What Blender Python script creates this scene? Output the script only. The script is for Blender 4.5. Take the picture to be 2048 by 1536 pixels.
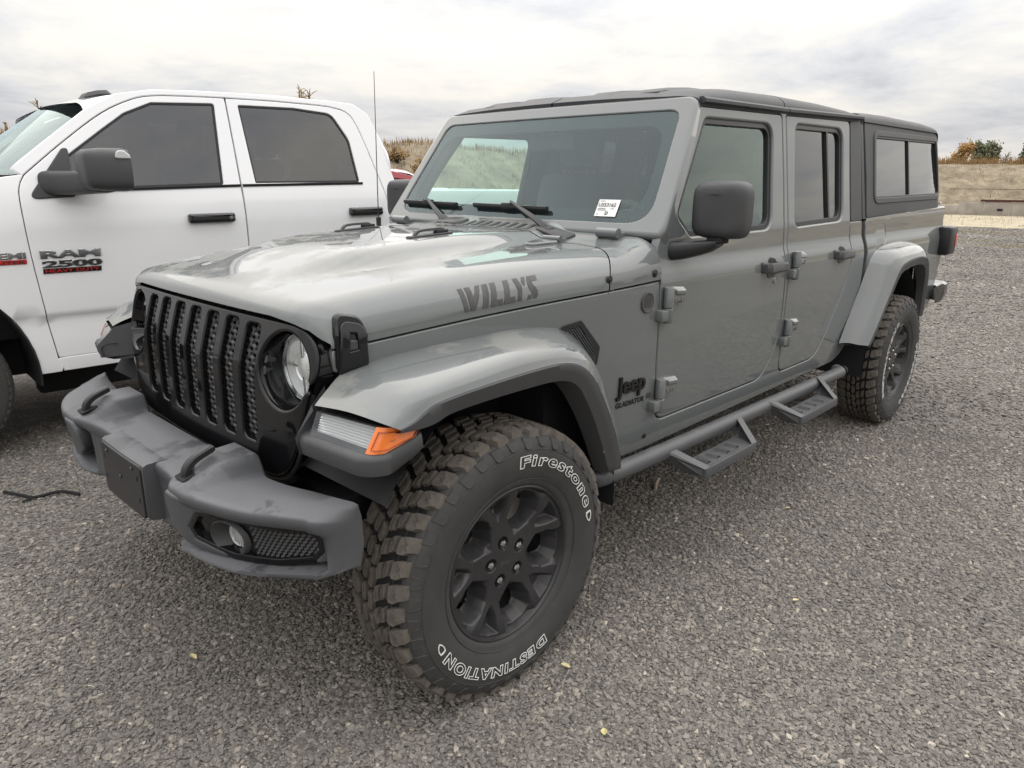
import bpy, bmesh, math, random
import numpy as np
from mathutils import Vector, Matrix
from mathutils.geometry import delaunay_2d_cdt
for o in list(bpy.data.objects): bpy.data.objects.remove(o, do_unlink=True)
scene = bpy.context.scene
COL = scene.collection
R = math.radians
random.seed(7)
# ---------------------------------------------------------------- camera
cam_d = bpy.data.cameras.new('camera'); cam = bpy.data.objects.new('camera', cam_d); COL.objects.link(cam)
CY, CP, CR = 0.7587, 0.2731, 0.0099            # heading, pitch down, roll
fwd = Vector((math.cos(CY)*math.cos(CP), math.sin(CY)*math.cos(CP), -math.sin(CP)))
rgt = Vector((math.sin(CY), -math.cos(CY), 0.0)); upv = rgt.cross(fwd)
r2 = rgt*math.cos(CR)+upv*math.sin(CR); u2 = upv*math.cos(CR)-rgt*math.sin(CR)
m = Matrix((r2, u2, -fwd)).transposed().to_4x4(); m.translation = Vector((-1.3307, -2.1522, 1.4430))
cam.matrix_world = m
cam_d.sensor_width = 36.0; cam_d.lens = 36.0*1428.7/2048.0; cam_d.clip_start = 0.05; cam_d.clip_end = 3000
scene.camera = cam
scene.render.resolution_x = 1024; scene.render.resolution_y = 768
# ---------------------------------------------------------------- sky: thin high overcast over a Nishita sky
SUN_AZ, SUN_EL = R(28.0), R(58.0)              # direction towards the sun, measured from +x
world = bpy.data.worlds.new('World'); scene.world = world; world.use_nodes = True
wn, wl = world.node_tree.nodes, world.node_tree.links
wn.clear()
def wnode(t, **k):
    n = wn.new(t)
    for a, b in k.items(): setattr(n, a, b)
    return n
sky = wnode('ShaderNodeTexSky', sky_type='NISHITA'); sky.sun_disc = False
sky.sun_elevation = SUN_EL; sky.sun_rotation = math.pi/2-SUN_AZ; sky.dust_density = 3.0; sky.air_density = 1.4
skys = wnode('ShaderNodeVectorMath', operation='SCALE'); skys.inputs['Scale'].default_value = 0.09
wl.new(sky.outputs[0], skys.inputs[0])
tc = wnode('ShaderNodeTexCoord'); sep = wnode('ShaderNodeSeparateXYZ'); wl.new(tc.outputs['Generated'], sep.inputs[0])
def wmath(op, a, b=None, clamp=False):
    n = wnode('ShaderNodeMath', operation=op); n.use_clamp = clamp
    for i, v in enumerate((a, b)):
        if v is None: continue
        if isinstance(v, (int, float)): n.inputs[i].default_value = v
        else: wl.new(v, n.inputs[i])
    return n.outputs[0]
zc = wmath('MAXIMUM', sep.outputs['Z'], 0.0)
den = wmath('ADD', zc, 0.16)
px_ = wmath('DIVIDE', sep.outputs['X'], den); py_ = wmath('DIVIDE', sep.outputs['Y'], den)
comb = wnode('ShaderNodeCombineXYZ'); wl.new(px_, comb.inputs[0]); wl.new(py_, comb.inputs[1])
def wnoise(scale, detail, rough, off, dist=0.0):
    mp = wnode('ShaderNodeMapping'); mp.inputs['Location'].default_value = off; wl.new(comb.outputs[0], mp.inputs[0])
    n = wnode('ShaderNodeTexNoise'); n.inputs['Scale'].default_value = scale; n.inputs['Detail'].default_value = detail
    n.inputs['Roughness'].default_value = rough; n.inputs['Distortion'].default_value = dist
    wl.new(mp.outputs[0], n.inputs['Vector']); return n.outputs[0]
n1 = wnoise(0.62, 7, 0.60, (3.4, 1.2, 0), 0.5); n2 = wnoise(2.2, 6, 0.62, (7.3, 2.2, 0), 0.4)
cl = wmath('ADD', wmath('MULTIPLY', n1, 0.68), wmath('MULTIPLY', n2, 0.32))
ramp = wnode('ShaderNodeValToRGB'); wl.new(cl, ramp.inputs[0])
e = ramp.color_ramp.elements
e[0].position = 0.37; e[0].color = (0.52, 0.53, 0.565, 1)
e[1].position = 0.66; e[1].color = (0.92, 0.865, 0.785, 1)
x = e.new(0.45); x.color = (0.66, 0.66, 0.675, 1)
x = e.new(0.54); x.color = (0.81, 0.78, 0.735, 1)
# overcast luminance rises gently from horizon to zenith (CIE overcast sky)
lum = wmath('ADD', wmath('MULTIPLY', zc, 1.40), 0.65)
cls = wnode('ShaderNodeVectorMath', operation='SCALE'); wl.new(ramp.outputs[0], cls.inputs[0]); wl.new(lum, cls.inputs['Scale'])
mixc = wnode('ShaderNodeMix', data_type='RGBA'); mixc.inputs[0].default_value = 0.93
wl.new(skys.outputs[0], mixc.inputs[6]); wl.new(cls.outputs[0], mixc.inputs[7])
bg = wnode('ShaderNodeBackground'); bg.inputs[1].default_value = 1.0; wl.new(mixc.outputs[2], bg.inputs[0])
wo = wnode('ShaderNodeOutputWorld'); wl.new(bg.outputs[0], wo.inputs[0])
# ---------------------------------------------------------------- veiled sun
sd = bpy.data.lights.new('sun', 'SUN'); sd.energy = 1.3; sd.angle = R(115); sd.color = (1.0, 0.95, 0.88)
sun = bpy.data.objects.new('sun', sd); COL.objects.link(sun)
sdir = Vector((math.cos(SUN_AZ)*math.cos(SUN_EL), math.sin(SUN_AZ)*math.cos(SUN_EL), math.sin(SUN_EL)))
sun.rotation_euler = sdir.to_track_quat('Z', 'Y').to_euler(); sun.location = (0, 0, 30)
cy_ = scene.cycles; cy_.max_bounces = 7; cy_.diffuse_bounces = 3; cy_.glossy_bounces = 4; cy_.transmission_bounces = 6; cy_.transparent_max_bounces = 12; cy_.caustics_reflective = False; cy_.caustics_refractive = False
vs = scene.view_settings
vs.view_transform = 'Standard'; vs.look = 'None'; vs.exposure = 0.58; vs.gamma = 1.0; vs.use_curve_mapping = False
# ================================================================ helpers
def link(o, parent=None):
    COL.objects.link(o)
    if parent is not None: o.parent = parent
    return o
def empty(name, loc=(0,0,0), rz=0.0, label=None, cat=None, group=None, parent=None):
    o = bpy.data.objects.new(name, None); o.location = loc; o.rotation_euler = (0,0,rz); o.empty_display_size = .2
    link(o, parent); tag(o, label, cat, group); return o
def tag(o, label=None, cat=None, group=None, kind=None):
    if label: o['label'] = label
    if cat: o['category'] = cat
    if group: o['group'] = group
    if kind: o['kind'] = kind
    return o
def mk(name, verts, faces, mat, parent=None, smooth=True, ang=38, normals=None):
    me = bpy.data.meshes.new(name)
    me.from_pydata([tuple(map(float, v)) for v in verts], [], [tuple(int(i) for i in f) for f in faces])
    me.validate(clean_customdata=False); me.update()
    if mat is not None:
        for q in (mat if isinstance(mat, (list, tuple)) else [mat]): me.materials.append(q)
    if smooth:
        me.shade_smooth()
        if normals is None and ang < 180: me.set_sharp_from_angle(angle=R(ang))
        if normals is not None and len(normals) == len(me.vertices):
            me.normals_split_custom_set_from_vertices([tuple(map(float, n)) for n in normals])
    o = bpy.data.objects.new(name, me); return link(o, parent)
def mirror(o, parent=None, name=None):
    """the same part on the other side of the vehicle (vehicle is symmetric about y=0), sub-parts too"""
    c = o.copy(); link(c, parent if parent is not None else o.parent)
    c.scale = (o.scale[0], -o.scale[1], o.scale[2]); c.location = (o.location[0], -o.location[1], o.location[2])
    for ch in o.children:
        if ch.get('nomirror'): continue
        d = ch.copy(); link(d, c)
    return c
def copy_tree(o, parent=None):
    c = o.copy(); link(c, parent)
    for ch in o.children: copy_tree(ch, c)
    return c
class MB:
    """collects simple shapes into one mesh"""
    def __init__(s): s.v = []; s.f = []
    def add(s, v, f):
        k = len(s.v); s.v += [tuple(map(float, p)) for p in v]; s.f += [tuple(int(i)+k for i in q) for q in f]; return s
    def box(s, x0, x1, y0, y1, z0, z1, b=0.0, M=None):
        v, f = bevel_box(x0, x1, y0, y1, z0, z1, b)
        if M is not None: v = [M @ Vector(p) for p in v]
        return s.add(v, f)
    def tube(s, path, r, n=12, cap=True, up=(0,0,1)):
        v, f = tube_geo(path, r, n, cap, up); return s.add(v, f)
    def grid(s, G, closed_u=False, closed_v=False, flip=False):
        v, f = grid_geo(G, closed_u, closed_v, flip); return s.add(v, f)
    def prism(s, poly, fn, d0, d1, b=0.0):
        v, f = prism_geo(poly, fn, d0, d1, b); return s.add(v, f)
    def lathe(s, prof, n, M=None, closed=False):
        v, f = lathe_geo(prof, n, closed)
        if M is not None: v = [M @ Vector(p) for p in v]
        return s.add(v, f)
    def build(s, name, mat, parent=None, smooth=True, ang=38):
        return mk(name, s.v, s.f, mat, parent, smooth, ang)
def bevel_box(x0, x1, y0, y1, z0, z1, b=0.0):
    if x0 > x1: x0, x1 = x1, x0
    if y0 > y1: y0, y1 = y1, y0
    if z0 > z1: z0, z1 = z1, z0
    b = min(b, .49*(x1-x0), .49*(y1-y0), .49*(z1-z0))
    bm = bmesh.new(); bmesh.ops.create_cube(bm, size=1.0)
    for v in bm.verts: v.co = Vector(((x0+x1)/2+v.co.x*(x1-x0), (y0+y1)/2+v.co.y*(y1-y0), (z0+z1)/2+v.co.z*(z1-z0)))
    if b > 0: bmesh.ops.bevel(bm, geom=bm.edges[:], offset=b, segments=2, profile=.5, affect='EDGES')
    bm.verts.index_update(); V = [v.co.copy() for v in bm.verts]; F = [[w.index for w in q.verts] for q in bm.faces]; bm.free()
    return V, F
def grid_geo(G, closed_u=False, closed_v=False, flip=False):
    nu, nv = len(G), len(G[0]); V = [p for row in G for p in row]; F = []
    for i in range(nu if closed_u else nu-1):
        for j in range(nv if closed_v else nv-1):
            a, b = i*nv+j, i*nv+(j+1) % nv; d, e2 = ((i+1) % nu)*nv+j, ((i+1) % nu)*nv+(j+1) % nv
            F.append((a, d, e2, b) if flip else (a, b, e2, d))
    return V, F
def tube_geo(path, r, n=12, cap=True, up=(0,0,1)):
    P = [Vector(p) for p in path]; rr = r if isinstance(r, (list, tuple)) else [r]*len(P); G = []; u = Vector(up)
    for i, p in enumerate(P):
        t = (P[min(i+1, len(P)-1)]-P[max(i-1, 0)]).normalized()
        a = u.cross(t)
        if a.length < 1e-3: a = Vector((1, 0, 0)).cross(t)
        a.normalize(); b = t.cross(a)
        G.append([p+(a*math.cos(k*2*math.pi/n)+b*math.sin(k*2*math.pi/n))*rr[i] for k in range(n)])
    V, F = grid_geo(G, False, True)
    if cap: F.append(tuple(range(n))[::-1]); F.append(tuple((len(P)-1)*n+k for k in range(n)))
    return V, F
def lathe_geo(prof, n, closed=False):
    """prof: (radius, axial); axis = y"""
    G = [[(r*math.cos(2*math.pi*k/n), a, r*math.sin(2*math.pi*k/n)) for r, a in prof] for k in range(n)]
    return grid_geo(G, True, closed)
def offs(poly, d):
    """offset a closed 2D polygon outwards by d (counter-clockwise outward)"""
    A = np.array(poly, float); 
    if area(A) < 0: A = A[::-1]
    n = len(A); out = []
    for i in range(n):
        p, q, s = A[i-1], A[i], A[(i+1) % n]
        e1 = q-p; e2 = s-q; e1 = e1/(np.linalg.norm(e1)+1e-12); e2 = e2/(np.linalg.norm(e2)+1e-12)
        n1 = np.array([e1[1], -e1[0]]); n2 = np.array([e2[1], -e2[0]]); m_ = n1+n2; L = m_@m_
        out.append(q+m_*d*(2/L if L > .5 else 2)/1.0 if L > .5 else q+n1*d)
    return [tuple(p) for p in out]
def area(A): A = np.asarray(A, float); x, y = A[:, 0], A[:, 1]; return .5*float(np.sum(x*np.roll(y, -1)-np.roll(x, -1)*y))
def rpoly(pts, seg=6):
    """closed polygon with rounded corners; pts (x, y[, r])"""
    P = [(np.array(p[:2], float), p[2] if len(p) > 2 else 0.0) for p in pts]; out = []; n = len(P)
    for i in range(n):
        p, (q, r), s = P[i-1][0], P[i], P[(i+1) % n][0]
        if r <= 0: out.append(tuple(q)); continue
        a = p-q; b = s-q; la, lb = np.linalg.norm(a), np.linalg.norm(b); a /= la; b /= lb
        ang = math.acos(max(-1, min(1, float(a@b)))); d = min(r/math.tan(ang/2), la*.48, lb*.48)
        for k in range(seg+1):
            t = k/seg; w = q+a*d*(1-t)**2+b*d*t**2      # quadratic corner
            out.append(tuple(w))
    return out
def dens(poly, step=.03, closed=True):
    out = []; n = len(poly)
    for i in range(n if closed else n-1):
        a, b = np.array(poly[i], float), np.array(poly[(i+1) % n], float); L = np.linalg.norm(b-a); k = max(1, int(math.ceil(L/step)))
        for j in range(k): out.append(tuple(a+(b-a)*j/k))
    if not closed: out.append(tuple(poly[-1]))
    return out
def inside(P, poly):
    x, y = P[:, 0], P[:, 1]; A = np.asarray(poly, float); c = np.zeros(len(P), bool); n = len(A)
    for i in range(n):
        x1, y1 = A[i]; x2, y2 = A[i-1]
        if y1 == y2: continue
        c ^= ((y1 > y) != (y2 > y)) & (x < (x2-x1)*(y-y1)/(y2-y1)+x1)
    return c
def polydist(P, poly):
    A = np.asarray(poly, float); d = np.full(len(P), 1e9)
    for i in range(len(A)):
        a, b = A[i-1], A[i]; ab = b-a; t = np.clip(((P-a)@ab)/(ab@ab+1e-15), 0, 1)[:, None]
        d = np.minimum(d, np.linalg.norm(P-(a+t*ab), axis=1))
    return d
def panel_geo(outline, holes, S, roll=.006, depth=.025, grid=.05, step=.03, hroll=None, flip=False):
    """sheet-metal panel: region(outline - holes) in 2D, mapped by S(u,v) -> 3D, with rolled edges.
    S must be such that du x dv points outwards (else flip=True)."""
    outline = dens(outline, step); holes = [dens(h, step) for h in holes]
    pts = list(outline); edges = [(i, (i+1) % len(outline)) for i in range(len(outline))]
    for h in holes:
        k = len(pts); pts += h; edges += [(k+i, k+(i+1) % len(h)) for i in range(len(h))]
    A = np.array(outline); lo, hi = A.min(0), A.max(0)
    gx, gy = np.meshgrid(np.arange(lo[0]+grid/2, hi[0], grid), np.arange(lo[1]+grid/2, hi[1], grid))
    Gp = np.stack([gx.ravel(), gy.ravel()], 1); k = inside(Gp, outline)
    for h in holes: k &= ~inside(Gp, h)
    Gp = Gp[k]
    if len(Gp):
        d = polydist(Gp, outline)
        for h in holes: d = np.minimum(d, polydist(Gp, h))
        Gp = Gp[d > grid*.45]
    pts += [tuple(p) for p in Gp]
    r = delaunay_2d_cdt([Vector(p) for p in pts], edges, [], 0, 1e-6)
    V2 = np.array([(v.x, v.y) for v in r[0]]); T = np.array([f for f in r[2]])
    Cn = V2[T].mean(1); k = inside(Cn, outline)
    for h in holes: k &= ~inside(Cn, h)
    T = [tuple(t) for t in T[k]]
    T = [t if area(V2[list(t)]) > 0 else t[::-1] for t in T]
    used = sorted({i for t in T for i in t}); mp = {o: i for i, o in enumerate(used)}; V2 = V2[used]; T = [tuple(mp[i] for i in t) for t in T]
    def SN(u, v):
        p = np.array(S(u, v), float); h = 1e-4
        du = (np.array(S(u+h, v))-np.array(S(u-h, v)))/(2*h); dv = (np.array(S(u, v+h))-np.array(S(u, v-h)))/(2*h)
        n = np.cross(du, dv); n /= (np.linalg.norm(n)+1e-15)
        return p, (-n if flip else n), du, dv
    base = [SN(u, v) for u, v in V2]
    verts = [b[0] for b in base]; nrm = [b[1] for b in base]; faces = list(T)
    es = {}
    for t in T:
        for a, b in ((t[0], t[1]), (t[1], t[2]), (t[2], t[0])): es[(a, b)] = 1
    bnd = {}
    for (a, b) in es:
        if (b, a) not in es: bnd.setdefault(a, []).append(b)
    for st in list(bnd):
      while bnd.get(st):
        loop = []; cur = st
        while bnd.get(cur):
            loop.append(cur); cur = bnd[cur].pop()
            if cur == st: break
        if len(loop) < 3: continue
        closed_ = cur == st
        L2 = V2[loop]; n = len(loop); isout = area(L2) > 0
        rl = roll if (isout or hroll is None) else hroll
        tn = []
        for i in range(n):
            e1 = L2[i]-L2[i-1]; e2 = L2[(i+1) % n]-L2[i]; e1 = e1/(np.linalg.norm(e1)+1e-12); e2 = e2/(np.linalg.norm(e2)+1e-12)
            q = np.array([e1[1]+e2[1], -(e1[0]+e2[0])]); q /= (np.linalg.norm(q)+1e-12); tn.append(q)
        prev = loop; rings = [(30, 0), (60, 0), (90, 0), (90, 1)]
        for (a, deep) in rings:
            ring = []; ca, sa = math.cos(R(a)), math.sin(R(a))
            for i in range(n):
                p, nn, du, dv = base[loop[i]]
                t3 = du*tn[i][0]+dv*tn[i][1]; t3 = t3-nn*(t3@nn); t3 /= (np.linalg.norm(t3)+1e-12)
                d = rl*(1-ca) if not deep else depth
                verts.append(p+t3*rl*sa-nn*d); nrm.append(nn*ca+t3*sa); ring.append(len(verts)-1)
            for i in range(n):
                j = (i+1) % n
                if j or closed_: faces.append((prev[i], ring[i], ring[j], prev[j]))
            prev = ring
    if flip: faces = [f[::-1] for f in faces]
    return verts, faces, nrm
def panel(name, outline, holes, S, mat, parent=None, **k):
    v, f, n = panel_geo(outline, holes, S, **k)
    return mk(name, v, f, mat, parent, normals=n)
def sheet(name, outline, S, mat, parent=None, holes=(), grid=.08, step=.04, flip=False):
    """panel without rolled edges"""
    v, f, n = panel_geo(outline, list(holes), S, roll=.0005, depth=.003, grid=grid, step=step, flip=flip)
    return mk(name, v, f, mat, parent, normals=n)
def prism_geo(poly, fn, d0, d1, b=0.0):
    """closed 2D polygon extruded between depths d0 (front) and d1 (back); fn(u,v,d)->3D; b = front chamfer"""
    if area(poly) < 0: poly = list(poly)[::-1]
    n = len(poly); rings = []
    if b > 0:
        inn = offs(poly, -b); rings = [[fn(u, v, d0) for u, v in inn], [fn(u, v, d0+(b if d1 > d0 else -b)) for u, v in poly], [fn(u, v, d1) for u, v in poly]]
    else: rings = [[fn(u, v, d0) for u, v in poly], [fn(u, v, d1) for u, v in poly]]
    V = [p for r_ in rings for p in r_]; F = [tuple(range(n))]
    for k in range(len(rings)-1):
        for i in range(n): j = (i+1) % n; F.append((k*n+i, (k+1)*n+i, (k+1)*n+j, k*n+j))
    F.append(tuple((len(rings)-1)*n+i for i in range(n))[::-1])
    # orient so that faces point outwards
    a, c_, d = (np.array(V[F[0][i]]) for i in (0, n//3, 2*n//3)); nr = np.cross(c_-a, d-a)
    if nr @ (np.array(fn(*poly[0], d0))-np.array(fn(*poly[0], d1))) < 0: F = [f[::-1] for f in F]
    return V, F
def itp(x, xs, ys): return float(np.interp(x, xs, ys))
def spline(xs, ys):
    """smooth (monotone cubic) interpolation as a function"""
    xs = np.array(xs, float); ys = np.array(ys, float); d = np.diff(ys)/np.diff(xs); mm = np.zeros(len(xs)); mm[0] = d[0]; mm[-1] = d[-1]
    for i in range(1, len(xs)-1): mm[i] = 0 if d[i-1]*d[i] <= 0 else 2/(1/d[i-1]+1/d[i])
    def f(x):
        x = min(max(x, xs[0]), xs[-1]); i = min(max(int(np.searchsorted(xs, x))-1, 0), len(xs)-2); h = xs[i+1]-xs[i]; t = (x-xs[i])/h
        return float((1+2*t)*(1-t)**2*ys[i]+t*(1-t)**2*h*mm[i]+t*t*(3-2*t)*ys[i+1]+t*t*(t-1)*h*mm[i+1])
    return f
def crv(pts, n=8, closed=False):
    """Catmull-Rom through points (any dimension)"""
    P = [np.array(p, float) for p in pts]; out = []; N = len(P)
    g = (lambda i: P[i % N]) if closed else (lambda i: P[min(max(i, 0), N-1)])
    for i in range(N if closed else N-1):
        a, b, c_, d = g(i-1), g(i), g(i+1), g(i+2)
        for k in range(n):
            t = k/n; out.append(tuple(.5*((2*b)+(c_-a)*t+(2*a-5*b+4*c_-d)*t*t+(3*b-a-3*c_+d)*t**3)))
    if not closed: out.append(tuple(P[-1]))
    return out
def sstep(a, b, x): t = min(max((x-a)/(b-a), 0), 1); return t*t*(3-2*t)
def text_geo(txt, size=1.0, offset=0.0, extrude=0.0, outline=0.0, bevel=0.0, spacing=1.0, shear=0.0):
    cu = bpy.data.curves.new('txt', 'FONT'); cu.body = txt; cu.size = size; cu.offset = offset; cu.extrude = extrude; cu.space_character = spacing; cu.shear = shear
    cu.resolution_u = 3
    if outline > 0: cu.fill_mode = 'NONE'; cu.bevel_depth = outline; cu.bevel_resolution = 1; cu.extrude = 0
    elif bevel > 0: cu.bevel_depth = bevel; cu.bevel_resolution = 0
    o = bpy.data.objects.new('txt', cu); COL.objects.link(o); bpy.context.view_layer.update()
    me = bpy.data.meshes.new_from_object(o.evaluated_get(bpy.context.evaluated_depsgraph_get()))
    V = [tuple(v.co) for v in me.vertices]; F = [tuple(p.vertices) for p in me.polygons]
    bpy.data.objects.remove(o, do_unlink=True); bpy.data.curves.remove(cu); bpy.data.meshes.remove(me)
    return np.array(V), F
# ================================================================ materials
def mat_new(name):
    m_ = bpy.data.materials.new(name); m_.use_nodes = True; nt = m_.node_tree
    return m_, nt.nodes, nt.links, nt.nodes['Principled BSDF']
def mat(name, col, rough=.5, metal=0.0, coat=0.0, spec=.5, bump=0.0, bscale=200.0, var=0.0, vscale=3.0, dust=0.0, dcol=(.30,.28,.25), dscale=2.5, rvar=0.0, upmin=.2, dedge=(.42,.62), trans=0.0, ior=1.45, crough=.04, bdist=.002):
    m_, N, L, b = mat_new(name)
    b.inputs['Base Color'].default_value = (*col, 1); b.inputs['Roughness'].default_value = rough; b.inputs['Metallic'].default_value = metal
    b.inputs['Coat Weight'].default_value = coat; b.inputs['Coat Roughness'].default_value = crough; b.inputs['Specular IOR Level'].default_value = spec
    b.inputs['IOR'].default_value = ior
    if trans: b.inputs['Transmission Weight'].default_value = trans
    tc_ = N.new('ShaderNodeTexCoord'); vec = tc_.outputs['Object']
    def noise(sc, det=4, ro=.6):
        n = N.new('ShaderNodeTexNoise'); n.inputs['Scale'].default_value = sc; n.inputs['Detail'].default_value = det; n.inputs['Roughness'].default_value = ro; L.new(vec, n.inputs['Vector']); return n
    src = None
    if var > 0:
        n = noise(vscale, 6); mr = N.new('ShaderNodeMapRange'); mr.inputs[1].default_value = .3; mr.inputs[2].default_value = .7; mr.inputs[3].default_value = 1-var; mr.inputs[4].default_value = 1+var
        L.new(n.outputs[0], mr.inputs[0]); mx = N.new('ShaderNodeVectorMath'); mx.operation = 'SCALE'; mx.inputs[0].default_value = col; L.new(mr.outputs[0], mx.inputs['Scale']); src = mx.outputs[0]
    if dust > 0:
        g = N.new('ShaderNodeNewGeometry'); s_ = N.new('ShaderNodeSeparateXYZ'); L.new(g.outputs['Normal'], s_.inputs[0])
        up = N.new('ShaderNodeMapRange'); up.inputs[1].default_value = upmin; up.inputs[2].default_value = .97; up.inputs[3].default_value = .05; up.inputs[4].default_value = 1.0; L.new(s_.outputs['Z'], up.inputs[0])
        n = noise(dscale, 9, .65); mr = N.new('ShaderNodeMapRange'); mr.inputs[1].default_value, mr.inputs[2].default_value = dedge; L.new(n.outputs[0], mr.inputs[0])
        n3 = noise(160, 2, .5); a2 = N.new('ShaderNodeMath'); a2.operation = 'MULTIPLY_ADD'; a2.inputs[1].default_value = .6; a2.inputs[2].default_value = .6; L.new(n3.outputs[0], a2.inputs[0])
        m1 = N.new('ShaderNodeMath'); m1.operation = 'MULTIPLY'; L.new(up.outputs[0], m1.inputs[0]); L.new(mr.outputs[0], m1.inputs[1])
        m2 = N.new('ShaderNodeMath'); m2.operation = 'MULTIPLY'; L.new(m1.outputs[0], m2.inputs[0]); L.new(a2.outputs[0], m2.inputs[1])
        m3 = N.new('ShaderNodeMath'); m3.operation = 'MULTIPLY'; m3.inputs[1].default_value = dust; m3.use_clamp = True; L.new(m2.outputs[0], m3.inputs[0])
        mx = N.new('ShaderNodeMix'); mx.data_type = 'RGBA'; L.new(m3.outputs[0], mx.inputs[0]); mx.inputs[6].default_value = (*col, 1); mx.inputs[7].default_value = (*dcol, 1)
        if src is not None: L.new(src, mx.inputs[6])
        src = mx.outputs[2]
        rr = N.new('ShaderNodeMapRange'); rr.inputs[3].default_value = rough; rr.inputs[4].default_value = .75; L.new(m3.outputs[0], rr.inputs[0]); L.new(rr.outputs[0], b.inputs['Roughness'])
        if coat > 0:
            cr = N.new('ShaderNodeMapRange'); cr.inputs[3].default_value = coat; cr.inputs[4].default_value = coat*.35; L.new(m3.outputs[0], cr.inputs[0]); L.new(cr.outputs[0], b.inputs['Coat Weight'])
            cq = N.new('ShaderNodeMapRange'); cq.inputs[3].default_value = crough; cq.inputs[4].default_value = .45; L.new(m3.outputs[0], cq.inputs[0]); L.new(cq.outputs[0], b.inputs['Coat Roughness'])
    elif rvar > 0:
        n = noise(dscale, 6); rr = N.new('ShaderNodeMapRange'); rr.inputs[1].default_value = .3; rr.inputs[2].default_value = .7; rr.inputs[3].default_value = max(.02, rough-rvar); rr.inputs[4].default_value = rough+rvar
        L.new(n.outputs[0], rr.inputs[0]); L.new(rr.outputs[0], b.inputs['Roughness'])
    if src is not None: L.new(src, b.inputs['Base Color'])
    if bump > 0:
        n = noise(bscale, 3); bp = N.new('ShaderNodeBump'); bp.inputs['Strength'].default_value = bump; bp.inputs['Distance'].default_value = bdist; L.new(n.outputs[0], bp.inputs['Height']); L.new(bp.outputs[0], b.inputs['Normal'])
    return m_
def glass_mat(name, tint, refl=1.0, rough=.0, haze=0.0, ior=1.5, gain=1.6, rcol=(1,1,1)):
    """single-sheet window glass: tinted see-through plus mirror reflection by Fresnel, a little dirt"""
    m_, N, L, b = mat_new(name); N.remove(b); out = N['Material Output']
    tr = N.new('ShaderNodeBsdfTransparent'); tr.inputs[0].default_value = (*tint, 1)
    gl = N.new('ShaderNodeBsdfGlossy'); gl.inputs['Roughness'].default_value = rough; gl.inputs[0].default_value = (*rcol, 1)
    fr = N.new('ShaderNodeFresnel'); gm = N.new('ShaderNodeNewGeometry'); iv = N.new('ShaderNodeMapRange'); iv.inputs[3].default_value = ior; iv.inputs[4].default_value = 1/ior; L.new(gm.outputs['Backfacing'], iv.inputs[0]); L.new(iv.outputs[0], fr.inputs[0])
    f2 = N.new('ShaderNodeMath'); f2.operation = 'MULTIPLY'; f2.inputs[1].default_value = gain; f2.use_clamp = True; L.new(fr.outputs[0], f2.inputs[0])
    mx = N.new('ShaderNodeMixShader'); L.new(f2.outputs[0], mx.inputs[0]); L.new(tr.outputs[0], mx.inputs[1]); L.new(gl.outputs[0], mx.inputs[2])
    last = mx.outputs[0]
    if haze > 0:
        tc_ = N.new('ShaderNodeTexCoord'); n = N.new('ShaderNodeTexNoise'); n.inputs['Scale'].default_value = 3.5; n.inputs['Detail'].default_value = 8; L.new(tc_.outputs['Object'], n.inputs['Vector'])
        mr = N.new('ShaderNodeMapRange'); mr.inputs[1].default_value = .35; mr.inputs[2].default_value = .75; mr.inputs[3].default_value = haze*.3; mr.inputs[4].default_value = haze; L.new(n.outputs[0], mr.inputs[0])
        df = N.new('ShaderNodeBsdfDiffuse'); df.inputs[0].default_value = (.42, .44, .43, 1)
        m2 = N.new('ShaderNodeMixShader'); L.new(mr.outputs[0], m2.inputs[0]); L.new(last, m2.inputs[1]); L.new(df.outputs[0], m2.inputs[2]); last = m2.outputs[0]
    L.new(last, out.inputs[0]); return m_
def inset(spec, d):
    """inset a rounded-polygon spec [(x,y,r)] by d and round it again"""
    P_ = [p[:2] for p in spec]; rs = [p[2] if len(p) > 2 else 0 for p in spec]
    if area(P_) < 0: P_ = P_[::-1]; rs = rs[::-1]
    return rpoly([(x, y, max(r-d, .003)) for (x, y), r in zip(offs(P_, -d), rs)], 6)
def paint_scratched(name, col):
    """grey clear-coated paint: dried dust on upward faces, fine swirl scratches"""
    m_ = mat(name, col, rough=.55, coat=1.0, dust=.50, dcol=(.27,.265,.245), dscale=3.0, var=.02, vscale=1.2, spec=.25, upmin=.5, crough=.025, dedge=(.49,.55))
    b = m_.node_tree.nodes['Principled BSDF']; b.inputs['Coat IOR'].default_value = 1.62
    return m_
M = {}
M['paint'] = paint_scratched('grey_paint', (.128, .140, .141))
M['black'] = mat('black_textured_plastic', (.052, .053, .056), rough=.5, bump=.25, bscale=900, dust=.22, dcol=(.2,.2,.2), dscale=5, var=.08, vscale=6)
M['bumper'] = mat('bumper_plastic', (.075, .078, .085), rough=.46, bump=.2, bscale=900, dust=.75, dcol=(.155,.158,.168), dscale=5.5, upmin=.45, dedge=(.40,.43), var=.05, vscale=5)
M['gloss'] = mat('gloss_black', (.006, .006, .007), rough=.06, coat=.0, dust=.05, dcol=(.2,.2,.2), dscale=60)
M['satin'] = mat('satin_black', (.018, .018, .02), rough=.38, var=.1, vscale=8)
M['dark'] = mat('shadow_black', (.012, .012, .013), rough=.8, var=.2, vscale=5)
M['liner'] = mat('wheel_liner', (.014, .014, .016), rough=.7, bump=.3, bscale=120)
M['wheel'] = mat('black_alloy', (.029, .029, .031), rough=.28, dust=.3, dcol=(.13,.12,.11), dscale=12, var=.1)
M['rubber'] = mat('tyre_rubber', (.047, .0465, .0455), rough=.66, bump=.15, bscale=400, var=.16, vscale=12)
M['tread'] = mat('tyre_tread', (.120, .107, .092), rough=.85, bump=.4, bscale=300, var=.28, vscale=45)
M['white_rubber'] = mat('white_rubber', (.72, .72, .70), rough=.6, var=.08, vscale=30)
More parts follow.
